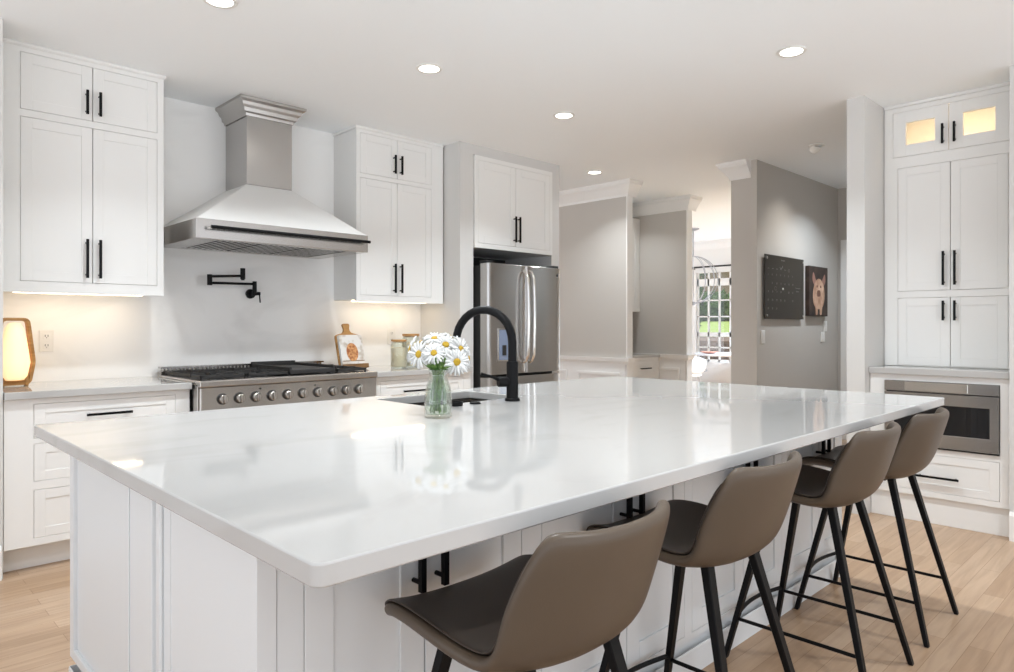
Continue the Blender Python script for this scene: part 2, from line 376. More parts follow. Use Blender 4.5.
for z, t in ((1.64, .012), (1.37, .012), (1.075, .035), (.86, .012)): bx(wy0, wy1, z-t, z+t, .03)
struct('muntin_grid', w1, M['trim'], None, wf)
struct('window_glass', Box(DX+.043, DX+.047, wy0, wy1, wz0, wz1), M['pane'], None, wf)
struct('trim_12', sweep(BM(), [(DX, 7.2), (DX, 2.1)], crown, -1), M['trim'], 'white crown moulding over the dining window')

# ================================================================ BACK WALL CABINETS
yl, yr = 4.115, 4.18
t = thing('wall_cabinet', 'white wall cabinet in two tiers left of the range hood', 'cabinet', (.95, yl, 1.386))
f = FY(yl)
cabinet(t, f, .588, 1.325, 1.386, 2.60, YW-yl-.002, [
    dict(r=(.658, 1.291, 2.293, 2.576), kind='door', n=2, pulls=[(.944, 2.32, 2.445), (1.004, 2.32, 2.445)]),
    dict(r=(.658, 1.291, 1.442, 2.257), kind='door', n=2, pulls=[(.944, 1.468, 1.67), (1.004, 1.468, 1.67)])], M['cab'], lift=.014)
obj('top_moulding', sweep(BM(), [(1.325, YW-.002), (1.325, yl), (.588, yl)], [(0, 2.599), (.004, 2.599), (.010, 2.608), (.010, 2.6195), (0, 2.6195)], 1), M['cab'], t)
obj('light_strip', Box(.66, 1.27, 4.30, 4.32, 1.390, 1.3995), M['led'], t, bevel=0)
lamp('strip_lamp', 'AREA', V(.96, 4.31, 1.388), .85, WARM, .6, (0, 0, 0), t, .02)
t = thing('wall_cabinet', 'white wall cabinet in two tiers between hood and refrigerator', 'cabinet', (3.0, yr, 1.390))
f = FY(yr)
cabinet(t, f, 2.610, 3.385, 1.390, 2.60, YW-yr-.002, [
    dict(r=(2.640, 3.270, 2.293, 2.577), kind='door', n=2, pulls=[(2.922, 2.325, 2.46), (2.980, 2.325, 2.46)]),
    dict(r=(2.640, 3.270, 1.436, 2.262), kind='door', n=2, pulls=[(2.922, 1.458, 1.67), (2.980, 1.458, 1.67)])], M['cab'], lift=.014)
obj('top_moulding', sweep(BM(), [(3.385, yr), (2.610, yr), (2.610, YW-.002)], [(0, 2.599), (.004, 2.599), (.010, 2.608), (.010, 2.6195), (0, 2.6195)], 1), M['cab'], t)
obj('light_strip', Box(2.67, 3.33, 4.32, 4.34, 1.394, 1.4035), M['led'], t, bevel=0)
lamp('strip_lamp', 'AREA', V(3.0, 4.33, 1.392), .85, WARM, .6, (0, 0, 0), t, .02)
# cabinet over the refrigerator
t = thing('refrigerator_cabinet', 'white two-door cabinet set into the surround above the refrigerator', 'cabinet', (3.985, 3.98, 1.825))
cabinet(t, FY(3.98), 3.540, 4.430, 1.825, 2.540, .55, [
    dict(r=(3.572, 4.398, 1.862, 2.505), kind='door', n=2, st=.06, pulls=[(3.960, 1.895, 2.105), (4.008, 1.895, 2.105)])], M['cab'])
# base cabinets
t = thing('base_cabinet', 'white drawer cabinet under the counter left of the range', 'cabinet', (.97, 3.87, FZ))
cabinet(t, FY(3.87), .557, 1.378, .186, .8775, YW-3.87-.002, [
    dict(r=(.672, 1.305, .690, .852), kind='drawer', st=.045, pulls=[(.784, .885, 1.088)]),
    dict(r=(.672, 1.305, .487, .665), kind='drawer', st=.045, pulls=[(.59, .885, 1.088)]),
    dict(r=(.672, 1.305, .220, .447), kind='drawer', st=.045, pulls=[(.36, .885, 1.088)])], M['cab'])
obj('toe_kick', Box(.56, 1.37, 3.955, 3.97, FZ, .186), M['cab'], t)
t = thing('base_cabinet', 'white drawer cabinet under the counter right of the range', 'cabinet', (2.95, 3.87, FZ))
cabinet(t, FY(3.87), 2.515, 3.398, .186, .8775, YW-3.87-.002, [
    dict(r=(2.60, 3.33, .690, .850), kind='drawer', st=.045, pulls=[(.773, 2.775, 3.06)]),
    dict(r=(2.60, 3.33, .487, .665), kind='drawer', st=.045, pulls=[(.59, 2.775, 3.06)]),
    dict(r=(2.60, 3.33, .220, .447), kind='drawer', st=.045, pulls=[(.36, 2.775, 3.06)])], M['cab'])
obj('toe_kick', Box(2.52, 3.39, 3.955, 3.97, FZ, .186), M['cab'], t)
tag(obj('countertop', Box(.556, 1.382, 3.842, YW-.001, .878, .914), M['quartz'], bevel=.004, segs=2), 'white quartz counter left of the range under the lantern', 'countertop')
tag(obj('countertop', Box(2.512, 3.399, 3.842, YW-.001, .878, .914), M['quartz'], bevel=.004, segs=2), 'white quartz counter right of the range under the canisters', 'countertop')

# ================================================================ RANGE
RX0, RX1, RY = 1.388, 2.500, 3.755
t = thing('range', 'wide stainless steel gas range with ten front knobs', 'range', (1.94, 4.1, FZ))
bm = Box(RX0, RX1, RY+.03, YW-.02, .16, .905)
obj('range_body', bm, M['steel'], t)
prof = [(RY, .885), (RY-.012, .892), (RY-.016, .908), (RY-.010, .922), (RY+.02, .926), (YW-.03, .926), (YW-.03, .905), (RY+.03, .905), (RY+.03, .885)]
bm = BM(); box(bm, RX0, RX1, RY-.008, RY+.062, .889, .926); box(bm, RX0, RX0+.02, RY+.06, 4.40, .906, .926); box(bm, RX1-.02, RX1, RY+.06, 4.40, .906, .926); obj('cooktop_rim', bm, M['steel'], t, bevel=.008, segs=3)
obj('cooktop_pan', Box(RX0+.021, RX1-.021, RY+.063, 4.40, .906, .914), M['iron'], t)
obj('control_panel', Box(RX0+.005, RX1-.005, RY, RY+.03, .755, .888), M['steel'], t, bevel=.003)
kx = [1.509, 1.602, 1.695, 1.790, 1.885, 1.981, 2.079, 2.180, 2.270, 2.362]
for i, x in enumerate(kx):
    k = BM(); cyl(k, (x, RY-.002, .822), (x, RY-.030, .822), .025, .023, 28); box(k, x-.005, x+.005, RY-.040, RY-.030, .801, .843)
    ko = obj('knob', k, M['steel'], t, bevel=.002, smooth=35)
    k = BM(); cyl(k, (x, RY+.002, .822), (x, RY-.006, .822), .031, .030, 28); obj('bezel', k, M['iron'], ko, bevel=.001, smooth=35)
for x in (1.72, 2.06): obj('indicator', cyl(BM(), (x, RY+.001, .866), (x, RY-.004, .866), .005, seg=12), M['dark'], t, bevel=0)
for a, b in ((RX0+.01, 1.80), (1.81, RX1-.01)):
    d = obj('oven_door', Box(a, b, RY+.002, RY+.03, .22, .745), M['steel'], t, bevel=.004)
    h = BM(); cyl(h, (a+.03, RY-.045, .70), (b-.03, RY-.045, .70), .012); [cyl(h, (p, RY+.004, .70), (p, RY-.045, .70), .009) for p in (a+.06, b-.06)]
    obj('oven_handle', h, M['chrome'], d, bevel=0, smooth=40)
bm = BM(); [cyl(bm, (x, y, FZ), (x, y, .162), .02) for x in (RX0+.06, RX1-.06) for y in (RY+.1, 4.38)]
for x in (RX0+.06, RX1-.06):
    for y in (RY+.10, 4.36): obj('foot', cyl(BM(), (x, y, FZ), (x, y, .161), .02, seg=14), M['steel'], t, bevel=0, smooth=40)
bm = Box(RX0+.015, RX1-.015, 4.402, 4.462, .906, .936)                      # slotted trim at the wall
for k in range(46): x = RX0+.03+k*.0231; box(bm, x, x+.010, 4.408, 4.456, .936, .962)
box(bm, RX0+.015, RX1-.015, 4.404, 4.412, .936, .944); box(bm, RX0+.015, RX1-.015, 4.405, 4.459, .962, .972)
obj('slotted_back_trim', bm, M['steel'], t, bevel=0)
def grate(x0, x1):
    y0, y1 = RY+.075, 4.385; z0, z1 = .934, .950; b = .010; bm = BM()
    box(bm, x0, x1, y0, y0+b, z0, z1); box(bm, x0, x1, y1-b, y1, z0, z1); box(bm, x0, x0+b, y0, y1, z0, z1); box(bm, x1-b, x1, y0, y1, z0, z1)
    ym = (y0+y1)/2; box(bm, x0, x1, ym-b/2, ym+b/2, z0, z1); xm = (x0+x1)/2
    for yc in ((y0+ym)/2, (ym+y1)/2):
        for k in range(4):
            a = k*math.pi/2; dx, dy = math.cos(a), math.sin(a)
            ex = (x1-x0)/2 if k % 2 == 0 else (ym-y0)/2
            p, q = (xm+dx*.05, yc+dy*.05), (xm+dx*ex, yc+dy*ex)
            box(bm, min(p[0], q[0])-.004, max(p[0], q[0])+.004, min(p[1], q[1])-.004, max(p[1], q[1])+.004, z0, z1+.004)
    for x in (x0, x1-b):
        for y in (y0, y1-b): box(bm, x, x+b, y, y+b, .914, z0)
    return bm
gw = .262
for i in range(3):
    x0 = RX0+.030+i*gw
    if i == 2: continue
    obj('grate', grate(x0, x0+gw-.01), M['iron'], t, bevel=.001)
    for yc in (3.955, 4.265): obj('burner', lathe(BM(), [(.045, .914), (.045, .922), (.036, .926), (.034, .932), (.0, .933)], (x0+gw/2-.005, yc, 0), 24), M['iron'], t, bevel=0, smooth=40)
gx0 = RX0+.030+2*gw
bm = Box(gx0, gx0+.30, RY+.08, 4.38, .930, .958); box(bm, gx0, gx0+.30, 4.35, 4.38, .958, .985); box(bm, gx0, gx0+.012, RY+.08, 4.38, .958, .975); box(bm, gx0+.288, gx0+.30, RY+.08, 4.38, .958, .975)
for x in (gx0+.02, gx0+.26):
    for y in (RY+.1, 4.33): box(bm, x, x+.02, y, y+.02, .914, .930)
obj('griddle', bm, M['iron'], t, bevel=.003)
obj('grate', grate(gx0+.31, RX1-.035), M['iron'], t, bevel=.001)
for yc in (3.955, 4.265): obj('burner', lathe(BM(), [(.045, .914), (.045, .922), (.036, .926), (.034, .932), (.0, .933)], ((gx0+.31+RX1-.035)/2, yc, 0), 24), M['iron'], t, bevel=0, smooth=40)

# ================================================================ HOOD
t = thing('range_hood', 'white pyramid range hood with stainless chimney and lip', 'hood', (1.95, 4.2, 1.697))
hx0, hx1, hy0, hz0, hz1 = 1.405, 2.492, 3.85, 1.697, 1.806
cx0, cx1, cy0, cz0 = 1.820, 2.122, 4.16, 2.092
bm = BM(); fr0 = FY(hy0); yb = YW-.002
box(bm, hx0, hx1, hy0, hy0+.02, hz0, hz1); box(bm, hx0, hx0+.02, hy0+.02, yb, hz0, hz1); box(bm, hx1-.02, hx1, hy0+.02, yb, hz0, hz1)
box(bm, hx0+.02, hx1-.02, hy0+.02, hy0+.045, hz0, hz0+.01); box(bm, hx0+.02, hx1-.02, yb-.06, yb, hz0, hz0+.01); box(bm, hx0+.02, hx0+.12, hy0+.045, yb-.06, hz0, hz0+.01); box(bm, hx1-.12, hx1-.02, hy0+.045, yb-.06, hz0, hz0+.01)
obj('hood_lip', bm, M['steel'], t, bevel=.002)
bm = BM(); hexa(bm, [(hx0+.004, hy0+.004, hz1), (hx1-.004, hy0+.004, hz1), (hx1-.004, yb, hz1), (hx0+.004, yb, hz1), (cx0, cy0, cz0), (cx1, cy0, cz0), (cx1, yb, cz0), (cx0, yb, cz0)])
obj('hood_canopy', bm, M['white'], t, bevel=.003)
obj('hood_chimney', Box(cx0+.002, cx1-.002, cy0+.002, yb, cz0, 2.532), M['steelv'], t, bevel=.002)
cp = [(0, 2.515), (.006, 2.515), (.010, 2.530), (.022, 2.538), (.026, 2.560), (.040, 2.572), (.046, 2.590), (.064, 2.602), (.066, 2.618), (0, 2.618)]
obj('chimney_crown', sweep(BM(), [(cx1, yb), (cx1, cy0), (cx0, cy0), (cx0, yb)], cp, 1), M['steel'], t, bevel=0)
h = BM(); cyl(h, (hx0+.065, hy0-.042, 1.760), (hx1-.012, hy0-.042, 1.760), .0095, seg=16)
ho = obj('rail', h, M['black'], t, bevel=0, smooth=40)
for x in (hx0+.075, hx1-.03): obj('rail_post', cyl(BM(), (x, hy0+.002, 1.760), (x, hy0-.045, 1.760), .008, seg=12), M['chrome'], ho, bevel=0, smooth=40)
fw = (hx1-hx0-.24)/3
for i in range(3):
    x0 = hx0+.12+i*fw; bm = BM()
    box(bm, x0+.004, x0+fw-.004, hy0+.045, hy0+.058, hz0+.001, hz0+.012); box(bm, x0+.004, x0+fw-.004, yb-.075, yb-.06, hz0+.001, hz0+.012)
    for k in range(8): x = x0+.006+k*(fw-.012)/8; box(bm, x, x+.015, hy0+.058, yb-.075, hz0+.002, hz0+.005)
    obj('baffle_filter', bm, M['steel'], t, bevel=0)
obj('filter_slot_shade', Box(hx0+.122, hx1-.122, hy0+.046, yb-.061, hz0+.0055, hz0+.0095), M['dark'], t, bevel=0)  # dark plate standing in for shade between the filter slats

# pot filler
t = thing('pot_filler', 'matte black folding pot filler tap on the wall above the range', 'tap', (1.98, YW, 1.43))
bm = cyl(BM(), (1.985, YW-.001, 1.432), (1.985, YW-.022, 1.432), .032, .030, 28); obj('flange', bm, M['black'], t, bevel=.002, smooth=40)
bm = cyl(BM(), (1.985, YW-.02, 1.432), (1.985, 4.415, 1.432), .014); cyl(bm, (1.985, 4.415, 1.42), (1.985, 4.415, 1.512), .014); obj('valve_body', bm, M['black'], t, bevel=.001, smooth=40)
bm = cyl(BM(), (1.985, 4.415, 1.432), (2.02, 4.408, 1.432), .011); cyl(bm, (2.012, 4.405, 1.44), (2.014, 4.395, 1.372), .0045); obj('lever', bm, M['black'], t, bevel=0, smooth=40)
bm = cyl(BM(), (1.985, 4.41, 1.494), (1.690, 4.405, 1.490), .008); obj('lower_arm', bm, M['black'], t, bevel=0, smooth=40)
bm = cyl(BM(), (1.690, 4.405, 1.475), (1.690, 4.405, 1.542), .0155); obj('elbow_joint', bm, M['black'], t, bevel=.001, smooth=40)
bm = cyl(BM(), (1.690, 4.405, 1.530), (1.895, 4.395, 1.543), .008); obj('upper_arm', bm, M['black'], t, bevel=0, smooth=40)
bm = cyl(BM(), (1.897, 4.395, 1.522), (1.897, 4.395, 1.592), .0155); cyl(bm, (1.897, 4.395, 1.515), (1.897, 4.395, 1.522), .011); obj('spout', bm, M['black'], t, bevel=.001, smooth=40)

# outlets and switches on a face
def plate(name, label, cat, fr, a, b, w=.070, h=.120, kind='outlet'):
    t = thing(name, label, cat, tuple(fr.P(a, b, 0)))
    obj('face_plate', fr.box(BM(), a-w/2, a+w/2, b-h/2, b+h/2, .0005, .007), M['plastic'], t, bevel=.003, segs=2)
    if kind == 'outlet':
        for s in (-1, 1):
            q = obj('socket', fr.box(BM(), a-.017, a+.017, b+s*.026-.015, b+s*.026+.015, .007, .009), M['plastic'], t, bevel=.002)
            bm = BM(); fr.box(bm, a-.008, a-.005, b+s*.026-.003, b+s*.026+.008, .009, .0095); fr.box(bm, a+.005, a+.008, b+s*.026-.003, b+s*.026+.008, .009, .0095); fr.box(bm, a-.002, a+.002, b+s*.026-.010, b+s*.026-.006, .009, .0095)
            obj('slots', bm, M['dark'], q, bevel=0)
    else:
        obj('rocker', fr.box(BM(), a-.016, a+.016, b-.033, b+.033, .007, .011), M['plastic'], t, bevel=.002)
    return t
plate('wall_outlet', 'white wall outlet beside the lantern', 'outlet', FY(YW), .837, 1.136)
plate('wall_outlet', 'white wall outlet behind the canisters', 'outlet', FY(YW), 3.115, 1.135)

# lantern
LX, LY, LZ = .654, 4.24, .9145
t = thing('lantern', 'amber wooden framed lantern glowing on the left counter', 'lantern', (LX, LY, LZ))
def loop(pts, wy, th, frm):
    """flat bent-wood band following pts in XZ, wide in Y"""
    bm = BM(); n = len(pts); P = [Vector((p[0], p[1])) for p in pts]; rr = []
    for i, p in enumerate(P):
        d = (P[(i+1) % n]-P[i-1]).normalized(); nn = Vector((-d.y, d.x))
        rr.append([bm.verts.new(frm(*(p+nn*o), w)) for o, w in ((-th/2, -wy/2), (th/2, -wy/2), (th/2, wy/2), (-th/2, wy/2))])
    for i in range(n):
        a, b = rr[i], rr[(i+1) % n]
        for k in range(4): bm.faces.new((a[k], a[(k+1) % 4], b[(k+1) % 4], b[k]))
    return bm
def rounded(poly, rad, seg=5):
    out = []; n = len(poly)
    for i in range(n):
        p = Vector(poly[i]); a = (Vector(poly[i-1])-p); b = (Vector(poly[(i+1) % n])-p)
        r = min(rad, a.length*.45, b.length*.45); A = p+a.normalized()*r; B = p+b.normalized()*r
        for k in range(seg+1): u = k/seg; out.append(tuple(A*(1-u)**2+p*2*u*(1-u)+B*u*u))
    return out
lp = rounded([(-.062, .012), (.062, .012), (.082, .12), (.056, .338), (-.056, .338), (-.082, .12)], .022)
for ang in (.12,):
    ca, sa = math.cos(ang), math.sin(ang)
    obj('bent_wood_band', loop(lp, .042, .015, lambda a, z, w: (LX+a*ca-w*sa, LY+a*sa+w*ca, LZ+z)), M['wood'], t, bevel=.002, smooth=50)
gl = lathe(BM(), [(.040, .03), (.056, .05), (.068, .12), (.055, .22), (.040, .29), (.024, .318), (.0, .320)], (LX, LY, LZ), 28); obj('glass_globe', gl, M['glow'], t, bevel=0, smooth=60)
bm = Box(LX-.05, LX+.05, LY-.02, LY+.02, LZ+.02, LZ+.032); [box(bm, LX+s*.05-.008, LX+s*.05+.008, LY-.02, LY+.02, LZ, LZ+.06) for s in (-1, 1)]; obj('foot_block', bm, M['wood'], t, bevel=.002)

# cookbook on its stand
SX, SY, SZ = 2.612, 4.29, .9145
def leanfn(a, b, c):      # a along the width, b up the slope, c out towards the room
    th = math.radians(14); ca = math.radians(6)
    y = -c*math.cos(th)+b*math.sin(th); z = b*math.cos(th)+c*math.sin(th)
    return (SX+a*math.cos(ca)+y*math.sin(ca)*-1, SY-.06+a*math.sin(ca)+y*math.cos(ca), SZ+.012+z)
class Lean:
    P = staticmethod(leanfn)
    def box(s, bm, a0, a1, b0, b1, c0, c1):
        hexa(bm, [leanfn(a0, b0, c0), leanfn(a1, b0, c0), leanfn(a1, b0, c1), leanfn(a0, b0, c1), leanfn(a0, b1, c0), leanfn(a1, b1, c0), leanfn(a1, b1, c1), leanfn(a0, b1, c1)]); return bm
ln = Lean()
t = thing('cookbook_stand', 'wooden cookbook stand with round topped handle beside the range', 'book stand', (SX, SY, SZ))
poly = rounded([(-.105, 0), (.105, 0), (.105, .235), (.035, .252), (.022, .275), (.034, .318), (-.034, .318), (-.022, .275), (-.035, .252), (-.105, .235)], .018)
obj('back_board', prism(BM(), poly, lambda a, b, w: leanfn(a, b, w), -.018, -.002), M['wood'], t, bevel=.002)
bm = ln.box(BM(), -.112, .112, -.012, .004, -.002, .045); ln.box(bm, -.112, .112, .004, .018, .036, .045); obj('ledge', bm, M['woodd'], t, bevel=.002)
bm = BM(); tube(bm, [leanfn(0, .20, -.019), (SX+.012, SY+.085, SZ+.004)], .008, 8); obj('prop_leg', bm, M['woodd'], t, bevel=0)
t = thing('cookbook', 'cookbook with a pastry photograph on its cover standing on the wooden stand', 'book', leanfn(0, .005, .015))
obj('page_block', ln.box(BM(), -.098, .098, .0065, .228, .002, .022), M['plastic'], t, bevel=.001)
cov = mat('cream cookbook cover', (.70, .66, .60), .35); noise_color(cov, (.50, .42, .34), (.76, .73, .69), 16, lo=.34, hi=.5)
obj('cover', ln.box(BM(), -.100, .100, .0055, .230, .022, .025), cov, t, bevel=.001)
pic = mat('baked tart photograph', (.5, .2, .06), .35); noise_color(pic, (.32, .09, .03), (.72, .38, .16), 42, lo=.35, hi=.62)
bm = BM(); bm.faces.new([bm.verts.new(leanfn(-.002+.050*math.cos(k*math.pi/16), .105+.066*math.sin(k*math.pi/16), .0256)) for k in range(32)]); obj('cover_picture', bm, pic, t, bevel=0)
bm = BM(); ln.box(bm, -.094, .094, .040, .046, .025, .0256); obj('cover_band', bm, M['woodd'], t, bevel=0)

# canisters
def canister(x, y, r, h, label):
    t = thing('canister', label, 'jar', (x, y, .9145), group='canisters on the right counter')
    z = .9145
    prof = [(r*.93, 0), (r, .01), (r, h*.80), (r*.86, h*.90), (r*.86, h*.93), (r*.82, h*.93), (r*.82, h*.90), (r*.95, h*.79), (r*.95, .014), (r*.90, .008)]
    obj('glass_jar', lathe(BM(), prof, (x, y, z), 32, close=True), M['glass'], t, bevel=0, smooth=50)
    obj('contents', lathe(BM(), [(r*.90, .010), (r*.94, .016), (r*.94, h*.72), (.0, h*.74)], (x, y, z), 28), M['cream'], t, bevel=0, smooth=50)
    obj('wooden_lid', lathe(BM(), [(r*.80, h*.90), (r*.80, h*.932), (r*.93, h*.934), (r*.93, h), (.0, h)], (x, y, z), 32), M['wood'], t, bevel=.001, smooth=40)
canister(2.935, 4.13, .060, .205, 'shorter glass canister with wooden lid left of its taller twin')
canister(3.085, 4.19, .068, .245, 'taller glass canister with wooden lid behind the daisies')

# ================================================================ REFRIGERATOR
FX0, FX1, FYD = 3.556, 4.392, 3.85
t = thing('refrigerator', 'stainless steel french door refrigerator with ice dispenser', 'refrigerator', (3.97, 4.2, FZ))
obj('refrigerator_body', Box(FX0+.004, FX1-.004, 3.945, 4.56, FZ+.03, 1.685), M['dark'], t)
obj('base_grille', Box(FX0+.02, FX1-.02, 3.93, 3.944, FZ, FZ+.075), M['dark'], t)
def rdoor(x0, x1, z0, z1):
    bm = BM(); yb = FYD+.088
    pts = [(x0, yb), (x0, FYD+.012), (x0+.008, FYD+.002)]
    n = 8
    for k in range(n+1):
        u = k/n; pts.append((x0+.012+(x1-x0-.024)*u, FYD-.004*math.sin(math.pi*u)))
    pts += [(x1-.008, FYD+.002), (x1, FYD+.012), (x1, yb)]
    return prism(bm, pts, lambda a, b, w: (a, b, w), z0, z1)
MX = 3.972
dl = obj('door', rdoor(FX0, MX-.002, .842, 1.70), M['steelv'], t, bevel=.002, smooth=30)
dr = obj('door', rdoor(MX+.002, FX1, .842, 1.70), M['steelv'], t, bevel=.002, smooth=30)
df = obj('freezer_drawer', rdoor(FX0, FX1, FZ+.08, .822), M['steelv'], t, bevel=.002, smooth=30)
def bow(x, z0, z1, d=1):
    P = [(x, FYD-.006, z0), (x, FYD-.030, z0+.012), (x, FYD-.052, z0+.06)]
    for k in range(1, 10):
        u = k/10; P.append((x, FYD-.052-.010*math.sin(math.pi*u), z0+.06+(z1-z0-.12)*u))
    P += [(x, FYD-.052, z1-.06), (x, FYD-.030, z1-.012), (x, FYD-.006, z1)]
    return tube(BM(), P, .013, 14)
obj('handle', bow(MX-.034, .930, 1.655), M['chrome'], dl, bevel=0, smooth=60)
obj('handle', bow(MX+.034, .930, 1.655), M['chrome'], dr, bevel=0, smooth=60)
P = [(FX0+.05, FYD-.006, .74), (FX0+.06, FYD-.05, .74), (FX0+.2, FYD-.06, .74), (FX1-.2, FYD-.06, .74), (FX1-.06, FYD-.05, .74), (FX1-.05, FYD-.006, .74)]
obj('handle', tube(BM(), P, .013, 14), M['chrome'], df, bevel=0, smooth=60)
bm = BM(); fd = FY(FYD-.003)
fd.box(bm, 3.655, 3.665, .945, 1.200, 0, .006); fd.box(bm, 3.775, 3.785, .945, 1.200, 0, .006); fd.box(bm, 3.665, 3.775, 1.19, 1.200, 0, .006); fd.box(bm, 3.665, 3.775, .945, .955, 0, .006)
q = obj('dispenser', bm, M['chrome'], dl, bevel=.001)
q2 = obj('dispenser_recess', fd.box(BM(), 3.665, 3.775, .955, 1.190, .001, .003), M['screen'], t, bevel=0)
obj('dispenser_paddle', fd.box(BM(), 3.70, 3.74, .99, 1.07, .003, .010), M['dark'], t, bevel=.002)
bm = cyl(BM(), (4.345, FYD+.006, 1.640), (4.345, FYD-.004, 1.640), .012, seg=20); obj('round_badge', bm, M['dark'], dr, bevel=0)
obj('hinge_cover', Box(FX0+.01, FX0+.07, FYD+.02, FYD+.11, 1.701, 1.722), M['dark'], t, bevel=.003)
obj('hinge_cover', Box(FX1-.07, FX1-.01, FYD+.02, FYD+.11, 1.701, 1.722), M['dark'], t, bevel=.003)

# ================================================================ ISLAND
IX0, IX1, IY0, IY1 = .530, 3.345, 1.205, 2.505      # body
t = thing('kitchen_island', 'long white panelled kitchen island base with black bar pulls', 'island', (1.9, 1.8, FZ))
zt = .881
bm = Box(IX0+.055, IX1-.02, IY0+.023, IY0+.30, FZ+.005, zt-.001); box(bm, IX0+.055, 1.50, IY0+.30, IY1-.02, FZ+.005, zt-.001); box(bm, 2.25, IX1-.02, IY0+.30, IY1-.02, FZ+.005, zt-.001); box(bm, 1.50, 2.25, IY0+.30, 2.03, FZ+.005, zt-.001); box(bm, 1.50, 2.25, 2.03, IY1-.02, FZ+.005, .62)
box(bm, 1.50, 2.25, IY1-.022, IY1-.02, .62, zt-.001)
obj('cabinet_body', bm, M['island'], t, bevel=0)
fi = FY(IY0)
pairs = [(.638, .925, 1.228), (1.300, 1.668, 1.985), (2.030, 2.388, 2.710), (2.760, 3.078, 3.325)]
holes = [(a, b, .205, .860) for a, _, b in pairs]
bm = BM(); face_frame(bm, fi, IX0+.054, IX1, .185, zt-.001, holes); obj('face_frame', weld(bm), M['island'], t, bevel=.001)
for q0, s, q1 in pairs:
    for k, (a0, a1, ha) in enumerate(((q0, s, s-.031), (s, q1, s+.031))):
        d = obj('door', shaker(fi, a0, a1, .205, .860, .062, rec=.006), M['island'], t, bevel=.001)
        obj('handle', pull(fi, ha, .655, .855, r=.0065, c=.032), M['black'], d, bevel=0)
# left end panelling (faces -X)
fe = FX(IX0); E = lambda bm, y0, y1, z0, z1, c0, c1: fe.box(bm, -y1, -y0, z0, z1, c0, c1)
bm = BM(); E(bm, 1.640, IY1, .185, zt-.001, -.02, -.012)
obj('end_panel', bm, M['island'], t, bevel=0)
bm = BM(); E(bm, 2.465, IY1, .185, zt-.001, -.03, 0); E(bm, 1.728, 1.900, .185, zt-.001, -.012, 0); E(bm, 1.893, 1.900, .215, zt-.036, 0, .0035); E(bm, 1.900, 2.465, .185, .215, -.012, 0); E(bm, 1.900, 2.465, zt-.035, zt-.001, -.012, 0)
obj('end_stiles', bm, M['island'], t, bevel=.002)
bm = BM(); E(bm, IY0-.003, 1.670, FZ, zt-.001, -.052, -.014); obj('end_slab', bm, M['island'], t, bevel=.001)
bm = BM(); E(bm, 1.684, 1.710, .185, zt-.001, -.012, -.003); obj('end_bead', bm, M['island'], t, bevel=.003)
# right end, back and base moulding
obj('end_panel', Box(IX1-.02, IX1, IY0+.021, IY1, .185, zt-.001), M['island'], t, bevel=.001)
fb = Fr((0, IY1, 0), (1, 0, 0), (0, 1, 0))
bm = BM(); face_frame(bm, fb, IX0+.031, IX1-.02, .185, zt-.001, [(IX0+.06+.68*k, IX0+.06+.68*k+.62, .215, .855) for k in range(4)]); obj('back_frame', weld(bm), M['island'], t, bevel=.001)
for k in range(4):
    for q in range(2):
        a = IX0+.06+.68*k+.31*q
        d = obj('door', shaker(fb, a, a+.31, .215, .855, .055), M['island'], t, bevel=.001)
        obj('handle', pull(fb, a+(.28 if q == 0 else .03), .66, .82), M['black'], d, bevel=0)
bs = [(0, FZ), (.003, FZ), (.003, FZ+.080), (.002, FZ+.086), (.001, FZ+.088), (0, FZ+.088)]
obj('base_moulding', sweep(BM(), [(IX0, 1.70), (IX0, IY1), (IX1, IY1), (IX1, IY0), (IX0+.055, IY0)], bs, 1), M['island'], t, bevel=0)
# countertop with the sink cut-out
CX0, CX1, CY0, CY1 = .440, 3.392, .800, 2.545
KX0, KX1, KY0, KY1 = 1.615, 2.135, 2.085, 2.440
def counter():
    def rr(x0, x1, y0, y1, r, n=6):
        out = []
        for cx, cy, a0 in ((x1-r, y1-r, 0), (x0+r, y1-r, 90), (x0+r, y0+r, 180), (x1-r, y0+r, 270)):
            for k in range(n+1):
                a = math.radians(a0+90*k/n); out.append((cx+r*math.cos(a), cy+r*math.sin(a)))
        return out
    bm = BM(); o = rr(CX0, CX1, CY0, CY1, .018); i = rr(KX0, KX1, KY0, KY1, .018); n = len(o)
    R = [[bm.verts.new((x, y, z)) for x, y in p] for p, z in ((o, .914), (o, .881), (i, .881), (i, .914))]
    for a, b in ((0, 1), (1, 2), (2, 3), (3, 0)):
        for k in range(n): bm.faces.new((R[a][k], R[a][(k+1) % n], R[b][(k+1) % n], R[b][k]))
    return bm
tag(obj('island_countertop', counter(), M['quartz'], bevel=.0035, smooth=35, segs=2), 'huge glossy white quartz island countertop with a sink cut-out', 'countertop')
bm = BM(); z0, z1 = .665, .8805; e = .006
box(bm, KX0-.02, KX1+.02, KY0-.02, KY0-e+.004, z1-.004, z1); box(bm, KX0-.02, KX1+.02, KY1+.002, KY1+.02, z1-.004, z1)
box(bm, KX0-e, KX1+e, KY0-e, KY0-.002, z0, z1); box(bm, KX0-e, KX1+e, KY1+.002, KY1+e, z0, z1); box(bm, KX0-e, KX0-.002, KY0-.002, KY1+.002, z0, z1); box(bm, KX1+.002, KX1+e, KY0-.002, KY1+.002, z0, z1); box(bm, KX0-e, KX1+e, KY0-e, KY1+e, z0-.006, z0)
t = thing('sink', 'stainless undermount sink sunk into the island beside the black faucet', 'sink', (1.87, 2.26, z0))
obj('basin', bm, M['steel'], t, bevel=.001)
obj('drain', lathe(BM(), [(.045, .0005), (.045, .004), (.030, .004), (.0, .002)], (1.87, 2.28, z0), 28), M['chrome'], t, bevel=0, smooth=40)
